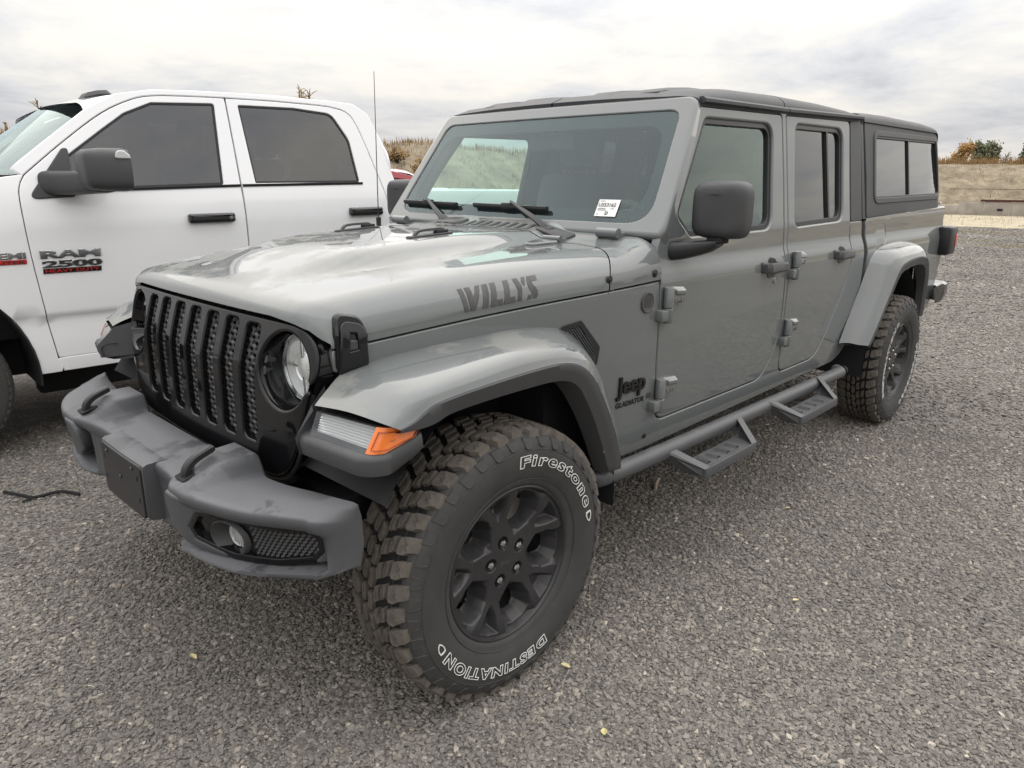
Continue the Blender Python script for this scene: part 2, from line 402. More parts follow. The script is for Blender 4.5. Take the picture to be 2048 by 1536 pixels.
M['chrome'] = mat('chrome', (.80, .81, .82), rough=.17, metal=1.0, rvar=.05)
M['steel'] = mat('bare_steel', (.38, .37, .36), rough=.32, metal=1.0, var=.1)
M['rust'] = mat('rusty_brake', (.085, .070, .060), rough=.5, metal=.6, var=.3, vscale=30)
M['reflector'] = mat('lamp_reflector', (.92, .92, .92), rough=.28, metal=.55)
M['amber'] = mat('amber_lens', (.85, .19, .012), rough=.12, coat=1.0, bump=.5, bscale=500, spec=.6)
M['red'] = mat('red_lens', (.55, .02, .02), rough=.12, coat=1.0)
M['glass_ws'] = glass_mat('windscreen_glass', (.78, .93, .87), haze=.018, gain=1.2, rcol=(.84,.98,1.0))
M['glass_side'] = glass_mat('front_door_glass', (.70, .86, .81), haze=.01, gain=1.9, rcol=(.86,1,.96))
M['glass_dark'] = glass_mat('privacy_glass', (.055, .055, .056), haze=.03)
M['glass_clear'] = glass_mat('clear_lens', (.93, .95, .95))
M['frit'] = mat('windscreen_band', (.022, .021, .026), rough=.7, spec=.1)
M['interior'] = mat('interior_black', (.045, .047, .047), rough=.7, var=.15)
M['seat'] = mat('seat_cloth', (.075, .077, .08), rough=.85, bump=.3, bscale=300)
M['decal'] = mat('decal_grey', (.07, .07, .07), rough=.45)
M['paper'] = mat('white_paper', (.8, .8, .79), rough=.6, var=.03)
M['ink'] = mat('black_ink', (.02, .02, .02), rough=.6)
M['top'] = mat('hardtop_black', (.046, .049, .054), rough=.52, bump=.35, bscale=700, dust=.4, dcol=(.15,.15,.152), dscale=4, var=.05)
M['white'] = mat('white_paint', (.87, .88, .90), rough=.25, coat=1.0, var=.015, vscale=1.5)
M['redpaint'] = mat('red_badge', (.45, .02, .02), rough=.35)
M['redcar'] = mat('red_car_paint', (.30, .012, .02), rough=.25, coat=1.0)
M['meshblk'] = mat('grille_mesh_plastic', (.06,.061,.065), rough=.40)
M['satin2'] = mat('step_powder_coat', (.078,.081,.086), rough=.38, bump=.2, bscale=500, dust=.5, dcol=(.16,.16,.16), dscale=9)
M['gloss2'] = mat('rear_bumper_black', (.012,.012,.013), rough=.22, coat=.4)
M['ink2'] = mat('badge_black', (.010,.010,.011), rough=.25)
M['lens_white'] = mat('white_lens', (.42,.43,.44), rough=.15, coat=1.0, bump=.4, bscale=150)
M['lampwhite'] = mat('lamp_silver', (.88,.89,.90), rough=.35, metal=.25, bump=.5, bscale=90)
# ================================================================ ground, berm and distance
CAMX, CAMY = -1.3307, -2.1522
def ground_mat():
    m_, N, L, b = mat_new('gravel_ground'); tc_ = N.new('ShaderNodeTexCoord'); v = tc_.outputs['Object']
    def vor(s, feat='F1'):
        n = N.new('ShaderNodeTexVoronoi'); n.inputs['Scale'].default_value = s; n.feature = feat; L.new(v, n.inputs['Vector']); return n
    def noi(s, d=6):
        n = N.new('ShaderNodeTexNoise'); n.inputs['Scale'].default_value = s; n.inputs['Detail'].default_value = d; L.new(v, n.inputs['Vector']); return n
    v1 = vor(105); v2 = vor(130); r = N.new('ShaderNodeValToRGB'); s_ = N.new('ShaderNodeSeparateColor'); L.new(v1.outputs['Color'], s_.inputs[0]); L.new(s_.outputs[0], r.inputs[0])
    e = r.color_ramp.elements; e[0].position = 0; e[0].color = (.092,.085,.078,1); e[1].position = 1; e[1].color = (.30,.28,.25,1)
    for p_, c_ in ((.35,(.148,.137,.125,1)),(.7,(.200,.184,.166,1)),(.92,(.25,.23,.20,1))): q = e.new(p_); q.color = c_
    big = noi(.35, 8); mr = N.new('ShaderNodeMapRange'); mr.inputs[1].default_value = .3; mr.inputs[2].default_value = .7; mr.inputs[3].default_value = .72; mr.inputs[4].default_value = 1.25; bb = noi(9, 9); bb.inputs['Roughness'].default_value = .8; bm_ = N.new('ShaderNodeMath'); bm_.operation = 'MULTIPLY_ADD'; bm_.inputs[1].default_value = .7; L.new(bb.outputs[0], bm_.inputs[0]); bm2 = N.new('ShaderNodeMath'); bm2.operation = 'MULTIPLY'; bm2.inputs[1].default_value = .3; L.new(big.outputs[0], bm2.inputs[0]); L.new(bm2.outputs[0], bm_.inputs[2]); mr.inputs[1].default_value = .36; mr.inputs[2].default_value = .64; mr.inputs[3].default_value = .55; mr.inputs[4].default_value = 1.5; L.new(bm_.outputs[0], mr.inputs[0])
    sc = N.new('ShaderNodeVectorMath'); sc.operation = 'SCALE'; L.new(r.outputs[0], sc.inputs[0]); L.new(mr.outputs[0], sc.inputs['Scale']); L.new(sc.outputs[0], b.inputs['Base Color'])
    b.inputs['Roughness'].default_value = .9
    ad = N.new('ShaderNodeMath'); ad.operation = 'MULTIPLY_ADD'; ad.inputs[1].default_value = -1; L.new(v1.outputs[0], ad.inputs[0]); n4 = noi(40, 4); L.new(n4.outputs[0], ad.inputs[2])
    bp = N.new('ShaderNodeBump'); bp.inputs['Strength'].default_value = .9; bp.inputs['Distance'].default_value = .012; L.new(ad.outputs[0], bp.inputs['Height']); L.new(bp.outputs[0], b.inputs['Normal'])
    return m_
def stone_mat():
    m_, N, L, b = mat_new('gravel_stone'); oi = N.new('ShaderNodeObjectInfo'); r = N.new('ShaderNodeValToRGB'); L.new(oi.outputs['Random'], r.inputs[0])
    e = r.color_ramp.elements; e[0].position = 0; e[0].color = (.128,.119,.109,1); e[1].position = 1; e[1].color = (.48,.44,.37,1)
    for p_, c_ in ((.30,(.162,.150,.137,1)),(.55,(.192,.177,.160,1)),(.78,(.222,.204,.182,1)),(.93,(.265,.240,.208,1)),(.985,(.33,.295,.25,1))): q = e.new(p_); q.color = c_
    tc_ = N.new('ShaderNodeTexCoord'); n = N.new('ShaderNodeTexNoise'); n.inputs['Scale'].default_value = 2.2; n.inputs['Detail'].default_value = 5; L.new(tc_.outputs['Object'], n.inputs['Vector'])
    g = N.new('ShaderNodeNewGeometry'); n2 = N.new('ShaderNodeTexNoise'); n2.inputs['Scale'].default_value = .5; n2.inputs['Detail'].default_value = 5; L.new(g.outputs['Position'], n2.inputs['Vector'])
    a = N.new('ShaderNodeMath'); a.operation = 'ADD'; L.new(n.outputs[0], a.inputs[0]); L.new(n2.outputs[0], a.inputs[1])
    mr = N.new('ShaderNodeMapRange'); mr.inputs[1].default_value = .6; mr.inputs[2].default_value = 1.4; mr.inputs[1].default_value = .72; mr.inputs[2].default_value = 1.28; mr.inputs[3].default_value = .66; mr.inputs[4].default_value = 1.36; L.new(a.outputs[0], mr.inputs[0])
    sc = N.new('ShaderNodeVectorMath'); sc.operation = 'SCALE'; L.new(r.outputs[0], sc.inputs[0]); L.new(mr.outputs[0], sc.inputs['Scale']); L.new(sc.outputs[0], b.inputs['Base Color']); b.inputs['Roughness'].default_value = .85
    return m_
M['ground'] = ground_mat(); M['stone'] = stone_mat()
g = mk('ground', [(-300,-300,0),(500,-300,0),(500,500,0),(-300,500,0)], [(0,1,2,3)], M['ground'], None, smooth=False); tag(g, 'dark grey gravel yard', kind='structure')
def scatter(name, r0, r1, a0, a1, density, s0, s1, label, seed):
    """loose stones on a sector of the yard (geometry nodes, one object)"""
    V, F = [], []; na, nr = 24, 4
    for i in range(nr+1):
        for j in range(na+1):
            rr_ = r0+(r1-r0)*i/nr; a = R(a0+(a1-a0)*j/na); V.append((CAMX+rr_*math.cos(a), CAMY+rr_*math.sin(a), .0015))
    for i in range(nr):
        for j in range(na): k = i*(na+1)+j; F.append((k, k+na+1, k+na+2, k+1))
    o = mk(name, V, F, M['stone'], None, smooth=False); tag(o, label, kind='stuff')
    ng = bpy.data.node_groups.new('gravel_scatter', 'GeometryNodeTree')
    ng.interface.new_socket('Geometry', in_out='INPUT', socket_type='NodeSocketGeometry'); ng.interface.new_socket('Geometry', in_out='OUTPUT', socket_type='NodeSocketGeometry')
    N, L = ng.nodes, ng.links; gi = N.new('NodeGroupInput'); go = N.new('NodeGroupOutput')
    ds = N.new('GeometryNodeDistributePointsOnFaces'); ds.inputs['Density'].default_value = density; ds.inputs['Seed'].default_value = seed; L.new(gi.outputs[0], ds.inputs['Mesh'])
    po = N.new('GeometryNodeInputPosition'); nd = N.new('ShaderNodeTexNoise'); nd.inputs['Scale'].default_value = 1.6; nd.inputs['Detail'].default_value = 5; L.new(po.outputs[0], nd.inputs['Vector'])
    md_ = N.new('ShaderNodeMapRange'); md_.inputs[1].default_value = .36; md_.inputs[2].default_value = .62; md_.inputs[3].default_value = density*.45; md_.inputs[4].default_value = density*1.25; L.new(nd.outputs[0], md_.inputs[0]); L.new(md_.outputs[0], ds.inputs['Density'])
    gj = N.new('GeometryNodeJoinGeometry')
    for q in range(6):
        ic = N.new('GeometryNodeMeshIcoSphere'); ic.inputs['Radius'].default_value = 1.0; ic.inputs['Subdivisions'].default_value = 2
        sp_ = N.new('GeometryNodeSetPosition'); nz = N.new('ShaderNodeTexNoise'); nz.noise_dimensions = '4D'; nz.inputs['W'].default_value = q*3.7+seed; nz.inputs['Scale'].default_value = .95; nz.inputs['Detail'].default_value = 1.5
        sb_ = N.new('ShaderNodeVectorMath'); sb_.operation = 'SUBTRACT'; sb_.inputs[1].default_value = (.5,.5,.5); sc_ = N.new('ShaderNodeVectorMath'); sc_.operation = 'SCALE'; sc_.inputs['Scale'].default_value = 1.9
        L.new(nz.outputs['Color'], sb_.inputs[0]); L.new(sb_.outputs[0], sc_.inputs[0]); L.new(ic.outputs[0], sp_.inputs[0]); L.new(sc_.outputs[0], sp_.inputs['Offset'])
        tr_ = N.new('GeometryNodeTransform'); tr_.inputs['Scale'].default_value = (1.0+.12*q % .4, .75+.07*q % .3, .55); L.new(sp_.outputs[0], tr_.inputs[0])
        sm_ = N.new('GeometryNodeSetMaterial'); sm_.inputs['Material'].default_value = M['stone']; L.new(tr_.outputs[0], sm_.inputs[0])
        gi_ = N.new('GeometryNodeGeometryToInstance'); L.new(sm_.outputs[0], gi_.inputs[0]); L.new(gi_.outputs[0], gj.inputs[0])
    ip = N.new('GeometryNodeInstanceOnPoints'); ip.inputs['Pick Instance'].default_value = True
    L.new(ds.outputs['Points'], ip.inputs['Points']); L.new(gj.outputs[0], ip.inputs['Instance'])
    ri = N.new('FunctionNodeRandomValue'); ri.data_type = 'INT'; ri.inputs[4].default_value = 0; ri.inputs[5].default_value = 5; ri.inputs['Seed'].default_value = 2; L.new(ri.outputs[2], ip.inputs['Instance Index'])
    rv = N.new('FunctionNodeRandomValue'); rv.data_type = 'FLOAT_VECTOR'; rv.inputs[0].default_value = (-.5,-.5,0); rv.inputs[1].default_value = (.5,.5,6.283); rv.inputs['Seed'].default_value = 5; L.new(rv.outputs[0], ip.inputs['Rotation'])
    rs = N.new('FunctionNodeRandomValue'); rs.data_type = 'FLOAT'; rs.inputs[2].default_value = 0; rs.inputs[3].default_value = 1; rs.inputs['Seed'].default_value = 9
    pw = N.new('ShaderNodeMath'); pw.operation = 'POWER'; pw.inputs[1].default_value = 2.6; L.new(rs.outputs[1], pw.inputs[0]); ma = N.new('ShaderNodeMath'); ma.operation = 'MULTIPLY_ADD'; ma.inputs[1].default_value = s1-s0; ma.inputs[2].default_value = s0; L.new(pw.outputs[0], ma.inputs[0]); L.new(ma.outputs[0], ip.inputs['Scale'])
    L.new(ip.outputs[0], go.inputs[0])
    md = o.modifiers.new('scatter', 'NODES'); md.node_group = ng; return o
scatter('gravel', .55, 2.5, -14, 98, 13500, .0032, .0098, 'loose dark gravel close to the camera', 1)
scatter('gravel', 2.5, 5.0, -10, 94, 6000, .0043, .0112, 'loose gravel around the parked pickups', 2)
scatter('gravel', 5.0, 10., -6, 42, 1300, .0075, .0170, 'loose gravel further out in the yard', 3)
scatter('gravel', 10., 21., -4, 30, 430, .0120, .0260, 'coarse gravel towards the far side of the yard', 4)
scatter('gravel', 21., 33.5, -2, 24, 210, .018, .036, 'scattered stones at the far edge of the yard', 5)
# ---------------------------------------------------------------- dry grass strip, berm
def straw_mat(name, c0, c1, c2, sc=1.2):
    m_, N, L, b = mat_new(name); tc_ = N.new('ShaderNodeTexCoord')
    n = N.new('ShaderNodeTexNoise'); n.inputs['Scale'].default_value = sc; n.inputs['Detail'].default_value = 10; n.inputs['Roughness'].default_value = .68; L.new(tc_.outputs['Object'], n.inputs['Vector'])
    r = N.new('ShaderNodeValToRGB'); L.new(n.outputs[0], r.inputs[0]); e = r.color_ramp.elements; e[0].position = .33; e[0].color = (*c0,1); e[1].position = .67; e[1].color = (*c2,1); q = e.new(.5); q.color = (*c1,1)
    L.new(r.outputs[0], b.inputs['Base Color']); b.inputs['Roughness'].default_value = 1.0; b.inputs['Specular IOR Level'].default_value = .1
    n2 = N.new('ShaderNodeTexNoise'); n2.inputs['Scale'].default_value = sc*5; n2.inputs['Detail'].default_value = 8; L.new(tc_.outputs['Object'], n2.inputs['Vector'])
    bp = N.new('ShaderNodeBump'); bp.inputs['Strength'].default_value = 1.0; bp.inputs['Distance'].default_value = .07; L.new(n2.outputs[0], bp.inputs['Height']); L.new(bp.outputs[0], b.inputs['Normal']); return m_
M['straw'] = straw_mat('dry_straw', (.30,.26,.19), (.42,.37,.275), (.52,.465,.355), 1.5)
M['strawflat'] = mat('scattered_straw', (.34,.30,.22), rough=1.0, var=.3, vscale=5, spec=.1)
M['bermg'] = straw_mat('berm_dry_grass', (.15,.125,.09), (.24,.20,.145), (.34,.29,.21), 1.1)
from mathutils import noise as mnoise
def Dc(az): return itp(az, [-30,0,10,16,25,35,45,53,65,80,110], [64,60,60,59,50,38,30,26.5,24.5,24.5,27])      # crest distance by bearing
def Df(az): return itp(az, [-30,0,10,16,25,35,45,53,65,80,110], [52,49,49,48,40,29,22,19,17,17,19])            # foot distance
def De(az): return itp(az, [-30,0,10,16,25,35,45,53,65,80,110], [34,33,33,33,27,21,17,15,14,14,15])            # edge of the straw strip
def Hc(az): return itp(az, [-30,0,9,14,25,35,45,50,53,57,65,80,110], [3.0,3.0,3.0,3.05,2.9,2.75,2.70,2.85,2.75,2.75,2.7,2.6,2.6])+.10*mnoise.noise((az*.35, 3, 0))
def pol(az, d): return (CAMX+d*math.cos(R(az)), CAMY+d*math.sin(R(az)))
def berm_z2(az, d):
    c_, f_ = Dc(az), Df(az); x, y = pol(az, d)
    if d <= c_: t = min(1, max(0, (c_-d)/(c_-f_)))
    else: t = min(1, (d-c_)/10)*.7
    z = Hc(az)*(1-t*t*(3-2*t)); k = min(1, 4*t*(1-t)+.25)
    return z+(.20*mnoise.noise((x*.6, y*.6, 0))+.10*mnoise.noise((x*1.9, y*1.9, 4))+.05*mnoise.noise((x*5.3, y*5.3, 8)))*k-.05*(t >= 1)
G = []
for az in np.linspace(-28,108,470):
    row = []
    for q in np.linspace(-.12,1.9,64):
        d = Df(az)+(Dc(az)-Df(az))*q; x, y = pol(az, d); row.append((x, y, berm_z2(az, d)))
    G.append(row)
V, F = grid_geo(G); tag(mk('berm', V, F, M['bermg'], None, ang=180), 'long earth berm covered with dry grass behind the yard', kind='structure')
azs = np.linspace(-28,108,200); pl = [pol(a, De(a)+1.4*mnoise.noise((a*.9,0,7))+.8*mnoise.noise((a*3.1,2,7))) for a in azs]; pr_ = [pol(a, Df(a)+2) for a in azs]
tag(mk('straw_ground', [(x, y, .008) for x, y in pl]+[(x, y, .008) for x, y in pr_], [(i, 200+i, 201+i, i+1) for i in range(199)], M['straw'], None, smooth=False), 'pale dry straw strip at the foot of the berm', kind='structure')
# ---------------------------------------------------------------- reeds and stubble along the crest (uncountable: one object)
def blades(name, spots, mat_, label, seed):
    rnd = random.Random(seed); mb = MB()
    for (x, y, z, h, w, n, spread) in spots:
        for _ in range(n):
            bx, by = x+rnd.gauss(0, spread), y+rnd.gauss(0, spread); hh = h*rnd.uniform(.45,1.1); lx, ly = rnd.gauss(0,.16)*hh, rnd.gauss(0,.16)*hh; a = rnd.uniform(0, math.pi); dx, dy = math.cos(a)*w, math.sin(a)*w
            k = len(mb.v); mb.v += [(bx-dx,by-dy,z-.05),(bx+dx,by+dy,z-.05),(bx+lx*.5-dx*.7,by+ly*.5-dy*.7,z+hh*.55),(bx+lx*.5+dx*.7,by+ly*.5+dy*.7,z+hh*.55),(bx+lx*1.2,by+ly*1.2,z+hh)]
            mb.f += [(k,k+1,k+3,k+2),(k+2,k+3,k+4)]
    return tag(mb.build(name, mat_, None, smooth=False), label, kind='stuff')
M['reed'] = straw_mat('dry_reed', (.20,.13,.06), (.32,.21,.10), (.42,.30,.16), 3)
M['brush'] = straw_mat('grey_brush', (.045,.035,.025), (.085,.065,.045), (.13,.10,.075), 4)
rnd = random.Random(11); sp_l = []
for _ in range(1500):
    az = rnd.uniform(2,96); d = Dc(az)+rnd.uniform(-.9,.6); x, y = pol(az, d); k = itp(az, [2,16,40,60,96],[1.0,1.0,.5,.40,.40]); sp_l.append((x, y, berm_z2(az, d), .50*k*rnd.uniform(.6,1.3), .016*k+.003, 4, .25*k))
for _ in range(420):
    az = rnd.uniform(4,17); d = Dc(az)+rnd.uniform(-.9,.6); x, y = pol(az, d); sp_l.append((x, y, berm_z2(az, d), .55*rnd.uniform(.6,1.2), .020, 4, .2))
blades('crest_stubble', sp_l, M['reed'], 'dry upright stubble along the berm crest', 1)
sp_l = []
for _ in range(2400):
    az = rnd.uniform(4,90); q = rnd.uniform(.05,.95); d = Df(az)+(Dc(az)-Df(az))*q; x, y = pol(az, d); sp_l.append((x, y, berm_z2(az, d), rnd.uniform(.07,.18), .012, 5, .2))
blades('slope_grass', sp_l, M['bermg'], 'dry bunch grass on the berm slope', 2)
sp_l = []
for _ in range(900):
    az = rnd.uniform(4,60); d = rnd.uniform(De(az)+2, Df(az)+1); x, y = pol(az, d); sp_l.append((x, y, .0, rnd.uniform(.06,.16), .012, 5, .25))
for cx, cy, rx, ry, n_ in ((27.5,3.6,2.6,.9,150),(22.5,3.1,1.5,.5,90),(21.2,1.4,1.7,.5,90)):
    d0 = math.atan2(cy-CAMY, cx-CAMX)
    for _ in range(n_):
        u, v = rnd.gauss(0,.45)*rx, rnd.gauss(0,.5)*ry; sp_l.append((cx-math.sin(d0)*u+math.cos(d0)*v, cy+math.cos(d0)*u+math.sin(d0)*v, .0, .04, .030, 5, .10))
blades('foot_grass', sp_l, M['straw'], 'pale dry grass at the foot of the berm', 3)
# ---------------------------------------------------------------- single shrubs, reed clumps
def az_pt(az, dist, z=0.0): return (CAMX+dist*math.cos(R(az)), CAMY+dist*math.sin(R(az)), z)
def berm_z(x, y): return berm_z2(math.degrees(math.atan2(y-CAMY, x-CAMX)), math.hypot(x-CAMX, y-CAMY))
def shrub(name, az, dist, w, h, mat_, label, cat, seed, n=900, leaf=.03, z=None):
    x, y, _ = az_pt(az, dist); z0 = berm_z(x, y) if z is None else z; rnd = random.Random(seed)
    root = empty(name, (x, y, z0-.05), 0, label, cat); tw = MB(); fo = MB(); tips = []
    for _ in range(26):
        a = rnd.uniform(0, 2*math.pi); rr_ = rnd.uniform(.1,1)*w; tip = Vector((math.cos(a)*rr_, math.sin(a)*rr_, h*rnd.uniform(.5,1)*(1-.35*(rr_/w)**2))); mid = tip*.5+Vector((rnd.gauss(0,.05), rnd.gauss(0,.05), .1*h))
        tw.tube(crv([(0,0,0), tuple(mid), tuple(tip)],3), [.018*h,.015*h,.013*h,.011*h,.009*h,.007*h,.004*h][:7], 5, False); tips.append((mid, tip))
    for _ in range(n):
        mid, tip = rnd.choice(tips); p = mid.lerp(tip, rnd.uniform(-.2,1.1))+Vector((rnd.gauss(0,.10*w), rnd.gauss(0,.10*w), rnd.gauss(0,.08*h))); p.z = max(p.z, .02)
        u = Vector((rnd.gauss(0,1), rnd.gauss(0,1), rnd.gauss(0,1))).normalized(); v_ = u.orthogonal().normalized()*leaf*rnd.uniform(.3,.7); u = u*leaf*rnd.uniform(.8,1.8); k = len(fo.v)
        fo.v += [tuple(p-u), tuple(p+v_), tuple(p+u), tuple(p-v_)]; fo.f.append((k,k+1,k+2,k+3))
    tw.build('stems', M['brush'], root); fo.build('foliage', mat_, root, smooth=False); return root
shrub('dry_shrub', 53.6, 21.5, 1.05, 1.25, M['brush'], 'dark bare brush clump on the berm between the two pickups', 'shrub', 1, 2600, .035)
shrub('dry_shrub', 51.6, 21.0, .75, .75, M['brush'], 'low dark brush at the windscreen edge of the grey pickup', 'shrub', 2, 1400, .035)
shrub('reed_clump', 50.7, 23.0, .42, 1.15, M['reed'], 'tan reed clump standing on the berm beside the grey windscreen', 'reeds', 3, 900, .05)
shrub('reed_clump', 52.4, 24.4, .5, .55, M['reed'], 'short orange reed tuft above the dark brush', 'reeds', 4, 600, .05)
def stalk(az, dist, top, label, seed, n=5):
    x, y, _ = az_pt(az, dist); z0 = berm_z(x, y); rnd = random.Random(seed); root = empty('tall_reed', (x, y, z0-.1), 0, label, 'reeds'); H = top-z0
    for q in range(n):
        mb = MB(); ox, oy = rnd.gauss(0,.12), rnd.gauss(0,.12); lean_ = rnd.gauss(0,.10)*H; hh = H*rnd.uniform(.8,1.0)
        mb.tube(crv([(ox,oy,0),(ox+lean_*.3,oy,hh*.5),(ox+lean_,oy,hh)],4), [.020]*4+[.016]*4+[.008], 5)
        m2 = MB()
        for k in range(9):
            t = rnd.uniform(.55,.98); p = Vector((ox+lean_*t*t, oy, hh*t)); a = rnd.uniform(0, 6.28); L_ = rnd.uniform(.2,.45)*min(1, H/2)
            tp_ = p+Vector((math.cos(a)*L_*.8, math.sin(a)*L_*.8, L_*.55)); m2.tube([tuple(p), tuple((p+tp_)/2+Vector((0,0,.03))), tuple(tp_)], [.010,.012,.003], 4)
        mb.add(m2.v, m2.f); mb.build('stem', M['reed'], root)
stalk(59.3, 24.5, 4.35, 'tan reed top showing above the white pickup roof', 5, 7)
stalk(75.6, 23.0, 3.75, 'single thin dry stalk above the white windscreen', 6, 1)
stalk(77.3, 24.0, 2.95, 'low dark stalks at the left edge above the white hood', 7, 3)
# ---------------------------------------------------------------- concrete wall with rusty beam, wire, trees, roof
M['concrete'] = mat('old_concrete', (.34,.31,.275), rough=.95, bump=.5, bscale=6, var=.22, vscale=1.8, bdist=.03)
M['beam'] = mat('rusty_beam', (.075,.030,.026), rough=.85, var=.3, vscale=2)
def wall_run():
    root = empty('concrete_wall', az_pt(11.0, 48.6), R(11.0+90), 'low weathered concrete retaining wall under the berm', 'wall'); rnd = random.Random(4)
    x = -6.5          # local +x runs left in the picture
    while x < 2.4:
        w = rnd.uniform(.9,1.3); h = .74*itp(x, [-6.5,-.2,2.4], [1.0,1.0,.42])+rnd.uniform(-.02,.02)
        mb = MB(); mb.box(x, x+w-.02, -.12, .12+rnd.uniform(-.015,.015), -.1, h, .012); mb.build('wall_slab', M['concrete'], root); x += w
    mb = MB(); mb.box(-6.5,.15,-.16,.17,.745,.86,.01); mb.build('rusty_beam', M['beam'], root)
    for xx in (-5.0,-3.6,-2.2,-.95):
        mb = MB(); mb.box(xx,xx+.26,.11,.155,.26,.38,.008); mb.build('drain_opening', M['dark'], root)
    return root
wall_run()
p0, p1 = az_pt(2,54,1.5), az_pt(16,54,1.42)
mb = MB(); mb.tube([p0, tuple((np.array(p0)+np.array(p1))/2-np.array([0,0,.05])), p1], .014, 4); wr = mb.build('fence_wire', M['brush']); tag(wr, 'thin wire strung along the berm slope', 'wire')
def tree(az, dist, w, h, base, mat_, label, seed, n=2600, leaf=.16, thin=1.0):
    x, y, _ = az_pt(az, dist); rnd = random.Random(seed); root = empty('tree', (x, y, base), 0, label, 'tree', 'trees beyond the berm'); tr_ = MB(); fo = MB(); ends = []
    tr_.tube([(0,0,0),(.05,0,h*.35),(0,.05,h*.85)], [.05*h*.4,.035*h*.4,.008*h], 7)
    for _ in range(30):
        t = rnd.uniform(.22,.9); a = rnd.uniform(0,6.28); r_ = w*rnd.uniform(.5,1)*(1-.6*max(0,t-.45)); b0 = Vector((0,0,h*t)); e_ = b0+Vector((math.cos(a)*r_, math.sin(a)*r_, h*rnd.uniform(.04,.22))); tr_.tube([tuple(b0), tuple(b0.lerp(e_,.5)+Vector((0,0,.03*h))), tuple(e_)], [.012*h,.008*h,.003*h], 5, False); ends.append((b0, e_))
    for _ in range(n):
        b0, e_ = rnd.choice(ends); p = b0.lerp(e_, rnd.uniform(.35,1.08))+Vector((rnd.gauss(0,.10*w), rnd.gauss(0,.10*w), rnd.gauss(0,.05*h)))
        u = Vector((rnd.gauss(0,1), rnd.gauss(0,1), rnd.gauss(0,1))).normalized(); v_ = u.orthogonal().normalized()*leaf*rnd.uniform(.4,.9); u = u*leaf*rnd.uniform(.5,1.1); k = len(fo.v); fo.v += [tuple(p-u), tuple(p+v_), tuple(p+u), tuple(p-v_)]; fo.f.append((k,k+1,k+2,k+3))
    tr_.build('trunk', M['brush'], root); fo.build('crown', mat_, root, smooth=False)
M['leaf_or'] = straw_mat('autumn_leaf', (.26,.14,.06), (.42,.26,.11), (.52,.36,.18), 2); M['leaf_gr'] = straw_mat('grey_green_leaf', (.12,.13,.08), (.18,.19,.12), (.25,.25,.16), 2); M['leaf_dk'] = straw_mat('dark_green_leaf', (.06,.075,.04), (.09,.11,.06), (.13,.15,.09), 2)  # distance haze is put into the lightened leaf colours
tree(12.75, 92, 1.35, 4.3, 1.6, M['leaf_or'], 'orange autumn tree on the skyline behind the berm', 1, 2400, .17)
tree(11.65, 95, 1.0, 4.2, 1.7, M['leaf_gr'], 'grey-green tree beside the orange tree on the skyline', 2, 2000, .17)
tree(11.0, 94, .95, 4.2, 1.6, M['leaf_gr'], 'grey-green tree nearest the bare shrub on the skyline', 3, 2000, .17)
tree(10.2, 92, .8, 3.2, 1.8, M['brush'], 'bare brown shrub tree between green tree and house roof', 4, 120, .07)
tree(9.0, 98, 1.1, 4.6, 1.6, M['leaf_dk'], 'dark green tree cut by the right picture edge', 5, 2600, .17)
hx = az_pt(9.0, 84); hr = empty('house', (hx[0], hx[1], 1.2), R(100), 'grey-roofed house behind the berm at the right edge', 'house')
mb = MB(); mb.box(-1.6,1.6,-1.1,1.1,-1.2,1.35,.02); mb.build('wall', M['concrete'], hr)
mk('roof', [(-1.9,-1.4,1.3),(1.9,-1.4,1.3),(1.9,0,2.25),(-1.9,0,2.25),(1.9,1.4,1.3),(-1.9,1.4,1.3),(-1.9,-1.4,1.2),(1.9,-1.4,1.2),(1.9,1.4,1.2),(-1.9,1.4,1.2)], [(0,1,2,3),(3,2,4,5),(0,3,5,9,6),(1,7,8,4,2),(6,7,1,0),(9,5,4,8),(6,9,8,7)], mat('grey_shingle', (.075,.08,.09), .8, var=.2), hr, smooth=False)
mb = MB(); mb.box(-.4,.4,-1.13,-1.1,.1,.9,.01); mb.build('window', M['glass_dark'], hr)

# ---------------------------------------------------------------- across the road, behind the photographer: only mirrored in glass and paint
mb = MB(); G = []
for x in np.linspace(-60,160,90): G.append([(x, -42+dy, h*(1+.25*mnoise.noise((x*.12, 1, 0)))) for dy, h in ((6,-.05),(3,.9),(0,1.5),(-4,1.6),(-12,-.05))])
mb.grid(G, flip=True); tag(mb.build('reflection_bank', M['brush'], None, ang=180), 'unseen dark bank added for its reflection in glass and paint', kind='structure')  # out of view; added as a dark horizon line for reflections
for k, (x, y, w, h, lb) in enumerate(((38,-46,3.6,6.5,'broad dark tree mirrored low in the rear door glass'),(52,-48,2.6,6.0,'narrower tree mirrored right of the broad tree'),(20,-47,3.2,5.5,'tree across the road nearest the photographer'),(75,-52,4.2,7.5,'far tree across the road mirrored in the canopy glass'))):
    az_ = math.degrees(math.atan2(y-CAMY, x-CAMX)); tree(az_, math.hypot(x-CAMX, y-CAMY), w, h, 0.0, M['leaf_dk'], lb, 20+k, 1400, .34)
